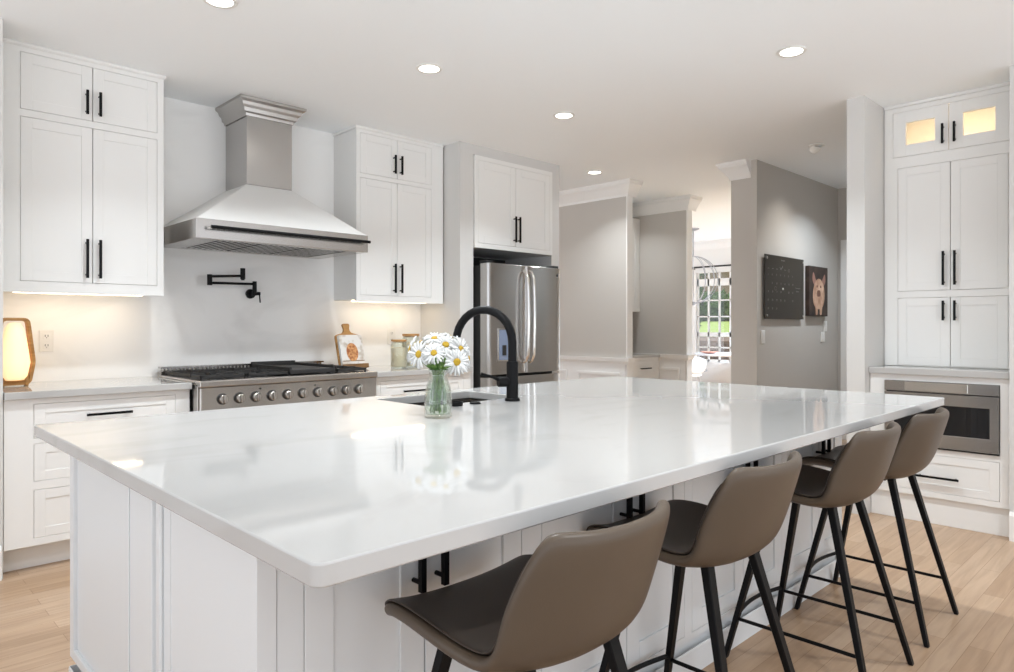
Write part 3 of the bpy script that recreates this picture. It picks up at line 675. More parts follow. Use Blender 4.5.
# faucet
fx, fy, fz = 1.980, 1.998, .9142
t = thing('faucet', 'tall matte black gooseneck faucet on the island', 'faucet', (fx, fy, fz))
obj('base_ring', lathe(BM(), [(.031, 0), (.031, .008), (.028, .012), (.0, .012)], (fx, fy, fz), 32), M['black'], t, bevel=0, smooth=40)
obj('faucet_body', lathe(BM(), [(.024, .012), (.024, .155), (.0225, .160), (.0, .160)], (fx, fy, fz), 32), M['black'], t, bevel=0, smooth=40)
dv = Vector((-.085, .262, 0)).normalized(); Rr = .134; zc = fz+.238
P = [Vector((fx, fy, fz+.158)), Vector((fx, fy, fz+.20))]
for k in range(17):
    a = math.pi-math.pi*1.06*k/16; P.append(Vector((fx, fy, zc))+dv*(Rr+Rr*math.cos(a))+Vector((0, 0, Rr*math.sin(a))))
obj('gooseneck', tube(BM(), P, .0175, 20), M['black'], t, bevel=0, smooth=60)
end = P[-1]; dn = (P[-1]-P[-2]).normalized()
sh = obj('spray_head', tube(BM(), [end, end+dn*.01, end+dn*.075, end+dn*.085], .02, 20, rs=[.018, .0195, .0205, .017]), M['black'], t, bevel=0, smooth=40)
sd = dv.cross(Vector((0, 0, 1)))
bm = cyl(BM(), end+dn*.035-dv*.016, end+dn*.035-dv*.026, .007, seg=12); obj('spray_button', bm, M['black'], sh, bevel=0, smooth=40)
lv = Vector((-.72, .30, 0)).normalized()
p0 = Vector((fx, fy, fz+.078)); bm = cyl(BM(), p0+lv*.018, p0+lv*.062, .0205, .0205, 24); obj('handle_hub', bm, M['black'], t, bevel=.002, smooth=40)
bm = tube(BM(), [p0+lv*.05+Vector((0, 0, .004)), p0+lv*.085+Vector((0, 0, .020)), p0+lv*.135+Vector((0, 0, .036))], .006, 12, rs=[.007, .006, .0055]); obj('lever', bm, M['black'], t, bevel=0, smooth=50)
tag(obj('air_switch', lathe(BM(), [(.022, 0), (.022, .004), (.019, .007), (.0, .007)], (1.797, 2.020, .9145), 28), M['black'], bevel=0, smooth=40), 'small round black button on the island beside the sink', 'button')
t = thing('soap_dish', 'small black soap dish on the sink edge right of the vase', 'soap dish', (1.700, 2.022, .9145))
bm = lathe(BM(), [(.026, 0), (.027, .003), (.027, .016), (.024, .016), (.023, .005), (.0, .005)], (1.700, 2.022, .9145), 28); obj('dish', bm, M['black'], t, bevel=0, smooth=40)
# vase, water, daisies
vx, vy, vz = 1.442, 1.806, .9145
t = thing('vase', 'clear glass bottle vase holding the daisies on the island', 'vase', (vx, vy, vz))
vp = [(.040, 0), (.0455, .006), (.0465, .030), (.0455, .070), (.041, .100), (.032, .126), (.0285, .140), (.0300, .152), (.0335, .160), (.0315, .160), (.0275, .150), (.0260, .140), (.0290, .126), (.0380, .098), (.0425, .070), (.0435, .030), (.040, .012), (.0, .010)]
vv = [(.0, 0)]+vp
bm = BM(); lathe(bm, vp, (vx, vy, vz), 40); obj('glass_body', bm, M['glass'], t, bevel=0, smooth=60)
obj('water', lathe(BM(), [(.0, .0105), (.0398, .0125), (.0433, .030), (.0423, .070), (.0378, .098), (.033, .112), (.0, .112)], (vx, vy, vz), 36), M['water'], t, bevel=0, smooth=60)
camP = Vector((0, 0, 1.22))
def at(u, v, d):
    a = (u-507)/690; dirv = Vector((.6984+a*.7157, .7157-a*.6984, (325.7-v)/690)); return camP+dirv*d
def daisy(head, face, label, r=.042, droop=.0, np=21, sd=0):
    rnd = random.Random(sd); face = Vector(face).normalized(); head = Vector(head)
    t = thing('daisy', label, 'flower', tuple(head), group='daisies in the vase on the island')
    ang = rnd.uniform(0, 6.28); rb = rnd.uniform(.008, .026)
    rim = Vector((vx, vy, vz+.152))+Vector((head.x-vx, head.y-vy, 0)).normalized()*.019
    foot = Vector((vx-(head.x-vx)*.18+rb*math.cos(ang)*.6, vy-(head.y-vy)*.18+rb*math.sin(ang)*.6, vz+.022))
    mid = (rim+head)/2+Vector((head.x-vx, head.y-vy, 0))*.10
    back = head-face*.012
    P = [foot, (foot+rim)/2, rim, mid, back-face*.02, back]; Q = []
    for i in range(len(P)-1):
        a, b, c, d = P[max(i-1, 0)], P[i], P[i+1], P[min(i+2, len(P)-1)]
        for k in range(5):
            u = k/5; Q.append(.5*((2*b)+(c-a)*u+(2*a-5*b+4*c-d)*u*u+(3*b-a-3*c+d)*u**3))
    Q.append(P[-1])
    obj('stem', tube(BM(), Q, .0030, 8), M['stem'], t, bevel=0, smooth=60)
    up = Vector((0, 0, 1)) if abs(face.z) < .9 else Vector((1, 0, 0)); e1 = (up-face*up.dot(face)).normalized(); e2 = face.cross(e1)
    bm = BM()
    for k in range(np):
        a = 2*math.pi*(k+rnd.uniform(-.25, .25))/np; d = e1*math.cos(a)+e2*math.sin(a); s = face.cross(d); L = r*rnd.uniform(.88, 1.08); w = r*.115
        lift = rnd.uniform(-.004, .004); rows = []
        for q, (u, ww) in enumerate(((.20, .45), (.45, .9), (.75, 1), (.93, .7), (1.0, .25))):
            c = head+d*L*u+face*(.003+lift*u*1.6-droop*u*u*.02+.004*math.sin(math.pi*u))
            rows.append([bm.verts.new(c-s*w*ww-face*.0012), bm.verts.new(c+face*.0006), bm.verts.new(c+s*w*ww-face*.0012)])
        for A, B in zip(rows, rows[1:]):
            for i in range(2): bm.faces.new((A[i], A[i+1], B[i+1], B[i]))
    po = obj('petals', bm, M['petal'], t, bevel=0, smooth=80)
    sm = po.modifiers.new('solid', 'SOLIDIFY'); sm.thickness = .0007
    bm = BM(); rr = []
    for q, (rad, h) in enumerate(((.011, 0), (.0125, .004), (.0105, .008), (.006, .0100), (.002, .0095))):
        rr.append(ring(bm, head+face*h, rad*r/.042, face, 18, up=tuple(e1)))
    skin(bm, rr); obj('flower_centre', bm, M['pollen'], t, bevel=0, smooth=60)
    bm = BM(); skin(bm, [ring(bm, head-face*.011, .003, face, 12, up=tuple(e1)), ring(bm, head-face*.004, .0085, face, 12, up=tuple(e1)), ring(bm, head, .010, face, 12, up=tuple(e1))]); obj('calyx', bm, M['stem'], t, bevel=0, smooth=60)
toc = Vector((-.70, -.71, .05))        # towards the room
rt = Vector((.7157, -.6984, 0)); 
D = [  # u, v, depth, facing: (towards camera, right, up), size, label
    (434.8, 339.5, 2.40, (.45, -.05, .9), .046, 'white daisy at the top of the bunch'),
    (445.5, 345.5, 2.36, (.8, .25, .55), .046, 'white daisy right of the topmost one, facing the room'),
    (460.0, 349.5, 2.37, (.6, .75, .35), .046, 'white daisy at the upper right of the bunch'),
    (456.5, 362.0, 2.31, (.95, .35, -.05), .047, 'white daisy lowest on the right, facing the room'),
    (434.0, 353.5, 2.29, (.9, 0, .35), .040, 'white daisy at the centre of the bunch, nearest the room'),
    (419.5, 354.5, 2.31, (.8, -.45, .1), .046, 'white daisy low on the left, partly turned away'),
    (411.5, 349.0, 2.36, (.25, -.9, .25), .046, 'white daisy at far left of the bunch in profile'),
    (421.5, 343.5, 2.42, (.1, -.5, .85), .041, 'white daisy at the upper left back of the bunch'),
    (451.0, 338.5, 2.46, (-.1, .35, .9), .040, 'white daisy at the upper right back of the bunch'),
    (467.0, 358.5, 2.36, (.1, .95, .1), .038, 'white daisy at far right of the bunch in profile')]
for i, (u, v, d, fc, r, lb) in enumerate(D):
    daisy(at(u, v, d), toc*fc[0]+rt*fc[1]+Vector((0, 0, 1))*fc[2], lb, r, sd=i+3)
bm = BM(); rl = random.Random(8)
for k in range(9):
    a = 2*math.pi*k/9; p0 = Vector((vx+.026*math.cos(a), vy+.026*math.sin(a), vz+.016)); p1 = Vector((vx+.012*math.cos(a+.5), vy+.012*math.sin(a+.5), vz+.15)); p2 = p1+Vector((.016*math.cos(a), .016*math.sin(a), .05))
    tube(bm, [p0, (p0+p1)/2+Vector((.006*math.cos(a), .006*math.sin(a), 0)), p1, p2], .0026, 6)
for k in range(26):
    a = rl.uniform(0, 6.28); r0 = rl.uniform(.004, .016); p = Vector((vx+r0*math.cos(a), vy+r0*math.sin(a), vz+.155)); q = p+Vector((math.cos(a)*rl.uniform(.01, .045), math.sin(a)*rl.uniform(.01, .045), rl.uniform(.015, .055)))
    s = Vector((-math.sin(a), math.cos(a), .2))*.005; m_ = (p+q)/2+Vector((0, 0, .006))
    vs = [bm.verts.new(x) for x in (p-s*.3, m_-s, q, m_+s, p+s*.3)]; bm.faces.new(vs)
o = tag(obj('foliage', bm, M['stem'], bevel=0), 'narrow green leaves at the neck of the daisy vase', 'leaves'); o['kind'] = 'stuff'
o.modifiers.new('solid', 'SOLIDIFY').thickness = .0008

# ================================================================ STOOLS (local metres, facing +Y)
def stool():
    t = thing('bar_stool', '', 'stool', (0, 0, 0), 0, 'bar stools along the island', local=True)
    prof = [(y+.028, z) for y, z in [(.218, .604), (.230, .620), (.222, .640), (.185, .650), (.10, .644), (0, .630), (-.08, .624), (-.145, .630), (-.192, .660), (-.218, .715), (-.240, .785), (-.260, .855), (-.271, .894)]]
    wid = [.165, .188, .204, .214, .222, .224, .220, .214, .208, .204, .198, .186, .164]
    lift = [.002, .006, .012, .024, .034, .034, .030, .027, .024, .016, .008, .004, .002]
    wrap = [0, 0, 0, 0, 0, .0, .008, .030, .060, .078, .074, .062, .052]
    sh = (-1, -.86, -.66, -.4, -.14, .14, .4, .66, .86, 1)
    def pt(i, s, off=0, ws=1):
        y, z = prof[i]; w = wid[i]*ws; e = abs(s)**2.6
        a, b = prof[max(i-1, 0)], prof[min(i+1, len(prof)-1)]; tx, tz = b[0]-a[0], b[1]-a[1]; l = math.hypot(tx, tz); ny, nz = (-tz/l, tx/l)   # towards the sitter
        ny, nz = -ny, -nz
        if ny*0.3+nz < 0 and i < 8: ny, nz = -ny, -nz
        return Vector((s*w, y+wrap[i]*e+ny*off, z+lift[i]*e+nz*off))
    bm = BM(); g = [[bm.verts.new(pt(i, s)) for s in sh] for i in range(len(prof))]
    for a, b in zip(g, g[1:]):
        for k in range(len(sh)-1): bm.faces.new((a[k], a[k+1], b[k+1], b[k]))
    o = obj('shell', bm, M['leather'], t, bevel=0, smooth=180, local=True)
    # make the normal of every face point to the sitter, so that the thickness grows outwards
    s1 = o.modifiers.new('thick', 'SOLIDIFY'); s1.thickness = .030; s1.offset = 1.0 if sum((p.normal.z for p in o.data.polygons if p.center.z < .66)) < 0 else -1.0
    o.modifiers.new('smooth', 'SUBSURF').levels = 2; o.modifiers['smooth'].render_levels = 2
    flip = s1.offset
    bm = BM(); g = [[bm.verts.new(pt(i, s, 0, .975)) for s in sh] for i in range(1, len(prof)-1)]
    for a, b in zip(g, g[1:]):
        for k in range(len(sh)-1): bm.faces.new((a[k], a[k+1], b[k+1], b[k]))
    o = obj('seat_pad', bm, M['leatherd'], t, bevel=0, smooth=180, local=True)
    up = sum((p.normal.z for p in o.data.polygons if p.center.z < .66)) > 0
    s2 = o.modifiers.new('thick', 'SOLIDIFY'); s2.thickness = .007; s2.offset = .5 if up else -.5
    o.modifiers.new('smooth', 'SUBSURF').levels = 2; o.modifiers['smooth'].render_levels = 2
    # seam where the seat side meets the back
    def leg(sx, sy):
        bm = BM(); top = Vector((sx*.120, sy*.105+.010, .622)); bot = Vector((sx*.218, sy*.252, 0)); rr = []
        for p, r in ((top, .0165), (bot+(top-bot)*.02, .0115), (bot, .0105)):
            rr.append([bm.verts.new((p.x+r*a, p.y+r*b, p.z)) for a, b in ((-1, -.75), (1, -.75), (1, .75), (-1, .75))])
        skin(bm, rr); return bm
    def legpt(sx, sy, z): u = z/.622; return Vector((sx*(.218-.098*u), sy*(.252-.147*u)+.010*u, z))
    for sx in (-1, 1):
        for sy in (1, -1): obj('leg', leg(sx, sy), M['black'], t, bevel=.002, local=True)
    for sx in (-1, 1): obj('side_rail', cyl(BM(), legpt(sx, 1, .150), legpt(sx, -1, .150), .0065, seg=12), M['black'], t, bevel=0, smooth=40, local=True)
    a, b = legpt(-1, 1, .165), legpt(1, 1, .165); P = [a+(b-a)*(k/12)+Vector((0, .028*math.sin(math.pi*k/12), 0)) for k in range(13)]
    obj('footrest', tube(BM(), P, .0075, 12), M['black'], t, bevel=0, smooth=60, local=True)
    bm = BM(); box(bm, -.10, .10, -.07, .11, .594, .606); obj('seat_plate', bm, M['black'], t, bevel=.003, local=True)
    return t
s0 = stool()
ST = [(.962, .915, 0, 'brown leather bar stool nearest the camera, in the left foreground'),
      (1.640, .955, 0, 'brown leather bar stool second from the camera along the island'),
      (2.425, .955, 0, 'brown leather bar stool third from the camera along the island'),
      (3.015, .955, 0, 'brown leather bar stool farthest from the camera, nearest the built-in microwave')]
for i, (x, y, rz, lb) in enumerate(ST):
    if i == 0: s0.location = V(x, y, FZ); s0.rotation_euler = (0, 0, rz); s0['label'] = lb
    else: dup(s0, V(x, y, FZ), rz, lb)

# ================================================================ PANTRY WALL (faces -X)
PX = 4.832; LXF = 4.572
Y = lambda y: -y
t = thing('pantry_cabinet', 'tall white pantry cabinet with two lit glass doors on top', 'cabinet', (PX, 1.13, .968))
f = FX(PX)
ops = [dict(r=(Y(1.430), Y(.815), 2.285, 2.570), kind='door', n=2, glass=True, st=.072, pulls=[(Y(1.150), 2.325, 2.445), (Y(1.088), 2.325, 2.445)]),
       dict(r=(Y(1.402), Y(.826), 1.436, 2.215), kind='door', n=2, pulls=[(Y(1.146), 1.466, 1.672), (Y(1.086), 1.466, 1.672)]),
       dict(r=(Y(1.402), Y(.826), .972, 1.394), kind='door', n=2, pulls=[(Y(1.146), 1.252, 1.372), (Y(1.086), 1.252, 1.372)])]
bm = BM(); fbx = lambda a, b, c, d, e, g: f.box(bm, Y(a), Y(b), c, d, e, g)
dp = -.36
fbx(1.480, 1.470, .968, 2.60, dp, -.023); fbx(.785, .775, .968, 2.60, dp, -.023); fbx(1.470, .785, .968, 2.60, dp, dp+.01); fbx(1.470, .785, 2.59, 2.60, dp+.01, -.023); fbx(1.470, .785, 2.255, 2.27, dp+.01, -.023); fbx(1.470, .785, .968, .978, dp+.01, -.023)
obj('cabinet_body', bm, M['cab'], t, bevel=0)
cabinet(t, f, Y(1.480), Y(.775), .968, 2.60, .36, ops, M['cab'], hollow=True)
obj('top_moulding', f.box(BM(), Y(1.480), Y(.775), 2.601, 2.6195, -.02, .008), M['cab'], t, bevel=.002)
obj('light_strip', f.box(BM(), Y(1.40), Y(.84), 2.580, 2.589, -.10, -.07), M['led'], t, bevel=0)
lamp('cabinet_lamp', 'AREA', V(PX+.085, 1.12, 2.576), 1.3, (1, .70, .40), .02, (0, 0, 0), t, .5)
tag(obj('pantry_ledge', Box(4.553, 5.19, .772, 1.482, .930, .9665), M['quartz'], bevel=.003, segs=2), 'white ledge between the pantry and the microwave', 'ledge')
t = thing('base_cabinet', 'white base cabinet holding the built-in microwave and one wide drawer', 'cabinet', (LXF, 1.12, FZ))
f = FX(LXF)
bm = BM(); f.box(bm, Y(1.480), Y(.775), .22, .50, -.60, -.023); f.box(bm, Y(1.480), Y(.775), .895, .9295, -.60, -.023); f.box(bm, Y(1.480), Y(1.402), .50, .895, -.60, -.023); f.box(bm, Y(.815), Y(.775), .50, .895, -.60, -.023); f.box(bm, Y(1.402), Y(.815), .50, .895, -.60, -.58)
obj('cabinet_body', bm, M['cab'], t, bevel=0)
cabinet(t, f, Y(1.480), Y(.775), .220, .9295, .60, [dict(r=(Y(1.400), Y(.820), .253, .469), kind='drawer', st=.045, pulls=[(.344, Y(1.222), Y(1.010))]),
    ], M['cab'], hollow=True) if False else None
bm = BM(); face_frame(bm, f, Y(1.480), Y(.775), .220, .9295, [(Y(1.400), Y(.820), .253, .469), (Y(1.398), Y(.819), .507, .893)]); obj('face_frame', weld(bm), M['cab'], t, bevel=.001)
d = obj('drawer', shaker(f, Y(1.400), Y(.820), .253, .469, .045), M['cab'], t, bevel=.001)
obj('handle', pull(f, .344, Y(1.225), Y(1.008), horiz=True), M['black'], d, bevel=0)
obj('toe_kick', f.box(BM(), Y(1.480), Y(.775), FZ, .2195, -.06, -.018), M['cab'], t)
t = thing('microwave', 'stainless drawer microwave built into the base cabinet', 'microwave', (LXF, 1.11, .51))
obj('microwave_body', f.box(BM(), Y(1.390), Y(.827), .515, .885, -.45, -.002), M['dark'], t)
m0, m1 = Y(1.396), Y(.821)
obj('control_strip', f.box(BM(), m0, m1, .832, .8915, 0, .016), M['steel'], t, bevel=.002)
obj('control_panel', f.box(BM(), Y(1.285), Y(.965), .836, .888, .016, .021), M['chrome'], t, bevel=.001)
bm = BM(); face_frame(bm, Fr(f.P(0, 0, .016), f.u, f.n), m0, m1, .516, .826, [(Y(1.345), Y(.865), .592, .760)], .016)
md = obj('drawer_front', weld(bm), M['steel'], t, bevel=.002)
obj('window', f.box(BM(), Y(1.345), Y(.865), .592, .760, 0, .012), M['glossblack'], md, bevel=0)
obj('bottom_vent', f.box(BM(), m0, m1, .506, .513, 0, .012), M['dark'], t, bevel=0)

# ================================================================ CEILING FITTINGS
def can(x, y, label, k=1.0, tint=(.925, 1.0, 1.05)):
    t = thing('recessed_light', label, 'ceiling light', (x, y, H), group='recessed ceiling lights')
    obj('trim_ring', lathe(BM(), [(.054, -.0005), (.070, -.0005), (.0725, -.004), (.068, -.008), (.054, -.006)], (x, y, H), 40, close=True), M['plastic'], t, bevel=0, smooth=50)
    obj('lens', lathe(BM(), [(.054, -.001), (.054, -.004), (.0, -.006)], (x, y, H), 32), M['lens'], t, bevel=0, smooth=50)
    lamp('can_lamp', 'AREA', V(x, y, H-.012), CAN_W*k, tint, .10, (0, 0, 0), t).data.spread = math.radians(120)
can(2.315, 2.979, 'recessed ceiling light above the black faucet')
can(3.473, 3.017, 'recessed ceiling light in front of the refrigerator')
can(4.960, 3.941, 'recessed ceiling light nearest the grey wall with the chair rail', .6)
can(3.494, 1.504, 'recessed ceiling light on the right, nearest the pantry')
can(1.188, 2.984, 'recessed ceiling light cut off at the top edge, in front of the left wall cabinet')
can(1.188, 1.45, 'added recessed ceiling light out of view, left')  # unseen lamp added to brighten the counters and ceiling
can(1.20, -.35, 'added recessed ceiling light out of view, middle')  # added out of view for more bounce onto the ceiling
can(3.45, -.35, 'added recessed ceiling light out of view, right')  # also added unseen, brightens the room from the right
can(6.05, 4.45, 'added unseen ceiling light in the niche between the grey walls', .32)  # hidden lamp added to lighten the second grey wall
can(6.50, 2.10, 'added unseen ceiling light in the hall behind the pale wall end', .75, (.88, 1.0, 1.12))  # hidden lamp added to lighten the hall wall
can(8.60, 3.60, 'added unseen ceiling light in the dining room, nearer the kitchen', 9, (.80, 1.0, 1.22))  # strong hidden lamp added to whiten the dining room
can(9.70, 3.40, 'added unseen ceiling light in the dining room, nearer the window', 9, (.80, 1.0, 1.22))  # second hidden dining lamp, added for brightness only
t = thing('eyeball_light', 'small swivelling ceiling spotlight in the hall', 'ceiling light', (5.46, 2.155, H))
obj('trim_ring', lathe(BM(), [(.040, -.0005), (.058, -.0005), (.060, -.006), (.042, -.010)], (5.46, 2.155, H), 32, close=True), M['plastic'], t, bevel=0, smooth=50)
obj('eyeball', tube(BM(), [Vector((5.46, 2.155, H-.002)), Vector((5.466, 2.17, H-.022)), Vector((5.476, 2.19, H-.038))], .03, 20, rs=[.040, .038, .028]), M['plastic'], t, bevel=0, smooth=50)
lamp('eyeball_lamp', 'SPOT', V(6.05, 2.15, H-.03), 30, (1, .96, .90), .06, (math.radians(20), 0, math.radians(4)), t, spot=math.radians(100))

# ================================================================ HALL WALL PICTURES
f = FY(HY)
t = thing('calendar_board', 'large black glass calendar board with faint white writing on the hall wall', 'board', tuple(f.P(6.05, 1.55, 0)))
b0 = 5.660; b1 = 6.450; z0, z1 = 1.278, 1.832
obj('glass_panel', f.box(BM(), b0, b1, z0, z1, .020, .027), M['board'], t, bevel=.001)
for a in (b0+.03, b1-.03):
    for z in (z0+.03, z1-.03):
        bm = BM(); cyl(bm, f.P(a, z, .0005), f.P(a, z, .0195), .008, seg=14); cyl(bm, f.P(a, z, .0275), f.P(a, z, .034), .011, seg=16); obj('standoff_bolt', bm, M['chrome'], t, bevel=0, smooth=40)
def glyph(ch): return {'0': 'abcdef', '1': 'bc', '2': 'abged', '3': 'abgcd', '4': 'fgbc', '5': 'afgcd', '6': 'afgcde', '7': 'abc', '8': 'abcdefg', '9': 'abcdfg'}[ch]
def seg7(bm, ch, a, z, w, h, th):
    S_ = dict(a=(0, h, w, h), b=(w, h/2, w, h), c=(w, 0, w, h/2), d=(0, 0, w, 0), e=(0, 0, 0, h/2), f=(0, h/2, 0, h), g=(0, h/2, w, h/2))
    for s in glyph(ch):
        x0, y0, x1, y1 = S_[s]; f.box(bm, a+min(x0, x1)-th/2, a+max(x0, x1)+th/2, z+min(y0, y1)-th/2, z+max(y0, y1)+th/2, .0272, .0278)
bm = BM(); n = 0; cw = (b1-b0-.22)/7
for row in range(5):
    for col in range(7):
        n += 1
        if n > 31: break
        st = str(n); a = b0+.05+col*cw; z = 1.655-row*.073
        if n in (8, 19, 27): continue
        for q, ch in enumerate(st): seg7(bm, ch, a+q*.012, z, .008, .014, .0022)
for k in range(5): f.box(bm, b0+.05+k*cw, b0+.05+k*cw+.03, 1.712, 1.716, .0272, .0278)
def curve(pts, th=.0022): tube(bm, [f.P(a, z, .0275) for a, z in pts], th/2, 6)
curve([(5.97+.0035*k, 1.795+.006*math.sin(k*1.7)) for k in range(22)])
curve([(5.97+.028*math.cos(k*.35+3.6), 1.745+.022*math.sin(k*.35+3.6)) for k in range(9)], .004)
curve([(6.13+.016*math.cos(k*.5), 1.712+.013*math.sin(k*.5)) for k in range(13)])
curve([(5.86+.018*math.cos(k*.5), 1.545+.016*math.sin(k*.5)) for k in range(13)])
curve([(6.27+.004*k, 1.560+.006*math.sin(k*1.9)) for k in range(26)]); curve([(6.28+.004*k, 1.530+.005*math.sin(k*2.3)) for k in range(16)])
o = obj('marker_writing', bm, M['chalk'], t, bevel=0)
bm = BM(); cyl(bm, f.P(6.005, 1.545, .0275), f.P(6.005, 1.545, .032), .010, seg=18); obj('round_magnet', bm, M['plastic'], t, bevel=0)
t = thing('animal_painting', 'dark canvas painting of a pale pink long-eared animal beside the calendar board', 'painting', tuple(f.P(6.76, 1.55, 0)))
q0, q1, z0, z1 = 6.545, 6.985, 1.312, 1.785
mk = mat('dark canvas', (.035, .022, .018), .6); noise_color(mk, (.02, .014, .012), (.065, .04, .03), 9)
obj('canvas', f.box(BM(), q0, q1, z0, z1, .002, .040), mk, t, bevel=.002)
sknm = mat('pale pink fur paint', (.55, .33, .22), .6); noise_color(sknm, (.36, .18, .11), (.72, .50, .36), 14, 1, 1, .7)
def blob(pts, c, m, name):
    b = BM(); r = rounded([(6.765+a*.44, 1.548+z*.47) for a, z in pts], .06, 6); prism(b, r, lambda a, z, w: tuple(f.P(a, z, w)), .0403, c); obj(name, b, m, t, bevel=0)
pk = mat('rosy ear paint', (.33, .17, .13), .6); mud = mat('brown shading paint', (.16, .07, .045), .6)
blob([(-.30, .42), (-.10, .16), (-.20, .10), (-.36, .22)], .0412, pk, 'painted_ear'); blob([(.34, .40), (.12, .16), (.22, .08), (.38, .20)], .0412, pk, 'painted_ear')
blob([(-.20, .20), (.02, .28), (.24, .18), (.33, -.05), (.27, -.30), (.0, -.38), (-.27, -.30), (-.33, -.05)], .0416, sknm, 'painted_head')
blob([(-.20, -.27), (-.05, -.31), (-.06, -.48), (-.16, -.48)], .0414, sknm, 'painted_leg'); blob([(.20, -.27), (.05, -.31), (.06, -.48), (.16, -.48)], .0414, sknm, 'painted_leg')
blob([(-.10, .02), (.08, .03), (.10, -.10), (-.10, -.11)], .0419, mud, 'painted_muzzle'); blob([(-.13, .12), (-.06, .13), (-.06, .08), (-.13, .07)], .0419, mud, 'painted_eye'); blob([(.13, .12), (.06, .13), (.06, .08), (.13, .07)], .0419, mud, 'painted_eye')
plate('light_switch', 'white light switch under the calendar board', 'switch', f, 5.640+.03, 1.125, .07, .112, 'rocker')
plate('light_switch', 'white light switch lowest under the painting', 'switch', f, 6.955, 1.112, .10, .10, 'rocker')
plate('thermostat', 'small white thermostat just under the right corner of the painting', 'thermostat', f, 7.02, 1.215, .085, .105, 'rocker')

# ================================================================ NICHE CABINETS
nx0, nx1 = W1+.08, W2-.002
t = thing('niche_cabinet', 'white wall cabinet hung in the niche between the grey walls', 'cabinet', (6.1, 4.60, 1.38))
cabinet(t, FY(4.60), nx0, nx1, 1.38, 2.44, .44, [dict(r=(nx0+.04, nx1-.04, 1.42, 2.40), kind='door', n=2, pulls=[(6.07, 1.46, 1.6), (6.13, 1.46, 1.6)])], M['cab'])
t = thing('niche_cabinet', 'white drawer cabinet standing in the niche between the grey walls', 'cabinet', (6.1, 4.34, FZ))
cabinet(t, FY(4.34), nx0, nx1, FZ, .872, .70, [dict(r=(nx0+.05, 6.08, .66, .84), kind='drawer', st=.04, pulls=[(.755, 5.75, 5.9)]), dict(r=(6.12, nx1-.06, .66, .84), kind='drawer', st=.04, pulls=[(.755, 6.24, 6.42)]),
    dict(r=(nx0+.05, nx1-.06, .12, .62), kind='door', n=2, pulls=[(6.05, .45, .58), (6.11, .45, .58)])], M['cab'])
tag(obj('countertop', Box(nx0, nx1, 4.31, 5.045, .873, .902), M['quartz'], bevel=.003), 'white counter on the niche drawer cabinet', 'countertop')

# ================================================================ DINING ROOM AND GARDEN
tx, ty, tz = 9.75, 5.05, .80
t = thing('dining_table', 'round white pedestal dining table by the garden window', 'table', (tx, ty, FZ))
obj('tabletop', lathe(BM(), [(.0, -.03), (.56, -.03), (.60, -.012), (.60, 0), (.0, 0)], (tx, ty, tz), 48), M['wchair'], t, bevel=0, smooth=30)
obj('pedestal', lathe(BM(), [(.30, FZ), (.28, FZ+.015), (.10, FZ+.04), (.045, FZ+.18), (.04, .55), (.10, .755), (.12, .769), (.0, .769)], (tx, ty, 0), 36), M['wchair'], t, bevel=0, smooth=50)
t = thing('plate', 'salmon coloured shallow plate on the round dining table', 'plate', (9.42, 5.30, tz))
obj('dish', lathe(BM(), [(.05, .0005), (.06, .002), (.12, .022), (.135, .032), (.130, .033), (.11, .024), (.05, .008), (.0, .007)], (9.42, 5.30, tz), 36), M['bowl'], t, bevel=0, smooth=50)
def tub_chair(x, y, rz, label):
    t = thing('dining_chair', label, 'chair', (x, y, FZ), rz, 'white tub chairs around the dining table')
    bm = BM(); rr = []
    for z, r, cut in ((.43, .20, .0), (.47, .26, .0), (.56, .285, .10), (.66, .295, .20), (.72, .298, .26)):
        rr.append((z, r, cut))
    n = 28; rows = []
    for z, r, cut in rr:
        row = []
        for k in range(n+1):
            a = math.radians(-205+230*k/n) ; h = z*S-.0
            back = .5-.5*math.sin(a)
            zz = .43+(z-.43)*(.30+.70*back**.8) if z > .47 else z
            row.append(bm.verts.new((r*S*math.cos(a), r*S*math.sin(a), (zz-.0)*S)))
        rows.append(row)
    for a, b in zip(rows, rows[1:]):
        for k in range(n): bm.faces.new((a[k], a[k+1], b[k+1], b[k]))
    o = obj('tub_shell', bm, M['wchair'], t, bevel=0, smooth=180, local=True); o.modifiers.new('thick', 'SOLIDIFY').thickness = .025; o.modifiers.new('sub', 'SUBSURF').levels = 1
    obj('seat', lathe(BM(), [(.0, .44), (.22, .44), (.25, .46), (.24, .50), (.20, .51), (.0, .51)], (0, 0, 0), 32), M['wchair'], t, bevel=0, smooth=50, local=True)
    for k in range(4):
        a = math.radians(45+90*k); c, s = math.cos(a), math.sin(a)
        obj('leg', cyl(BM(), (.10*c, .10*s, .45), (.23*c, .23*s, 0), .014, .010, 12), M['wchair'], t, bevel=0, smooth=40, local=True)
tub_chair(9.02, 5.46, math.radians(-60), 'white tub dining chair on the near side of the dining table')
tub_chair(9.95, 5.90, math.radians(195), 'white tub dining chair on the window side behind the plate')
t = thing('pendant_light', 'slender wire globe pendant light hanging over the dining table', 'pendant light', (8.86, 5.24, H))
px_, py_ = 8.86, 5.24
obj('canopy', lathe(BM(), [(.085, -.0005), (.085, -.015), (.03, -.035), (.0, -.036)], (px_, py_, H), 28), M['wire'], t, bevel=0, smooth=40)
obj('hanging_rod', cyl(BM(), (px_, py_, H-.03), (px_, py_, 2.22), .010, seg=12), M['wire'], t, bevel=0, smooth=40)
cz = 1.88; R0 = .34
for k in range(6):
    a0 = math.pi*k/6
    P = [(px_+R0*math.sin(b)*math.cos(a0), py_+R0*math.sin(b)*math.sin(a0), cz+R0*math.cos(b)) for b in [2*math.pi*j/36 for j in range(37)]]
    obj('wire_hoop', tube(BM(), P, .005, 6), M['wire'], t, bevel=0, smooth=60)
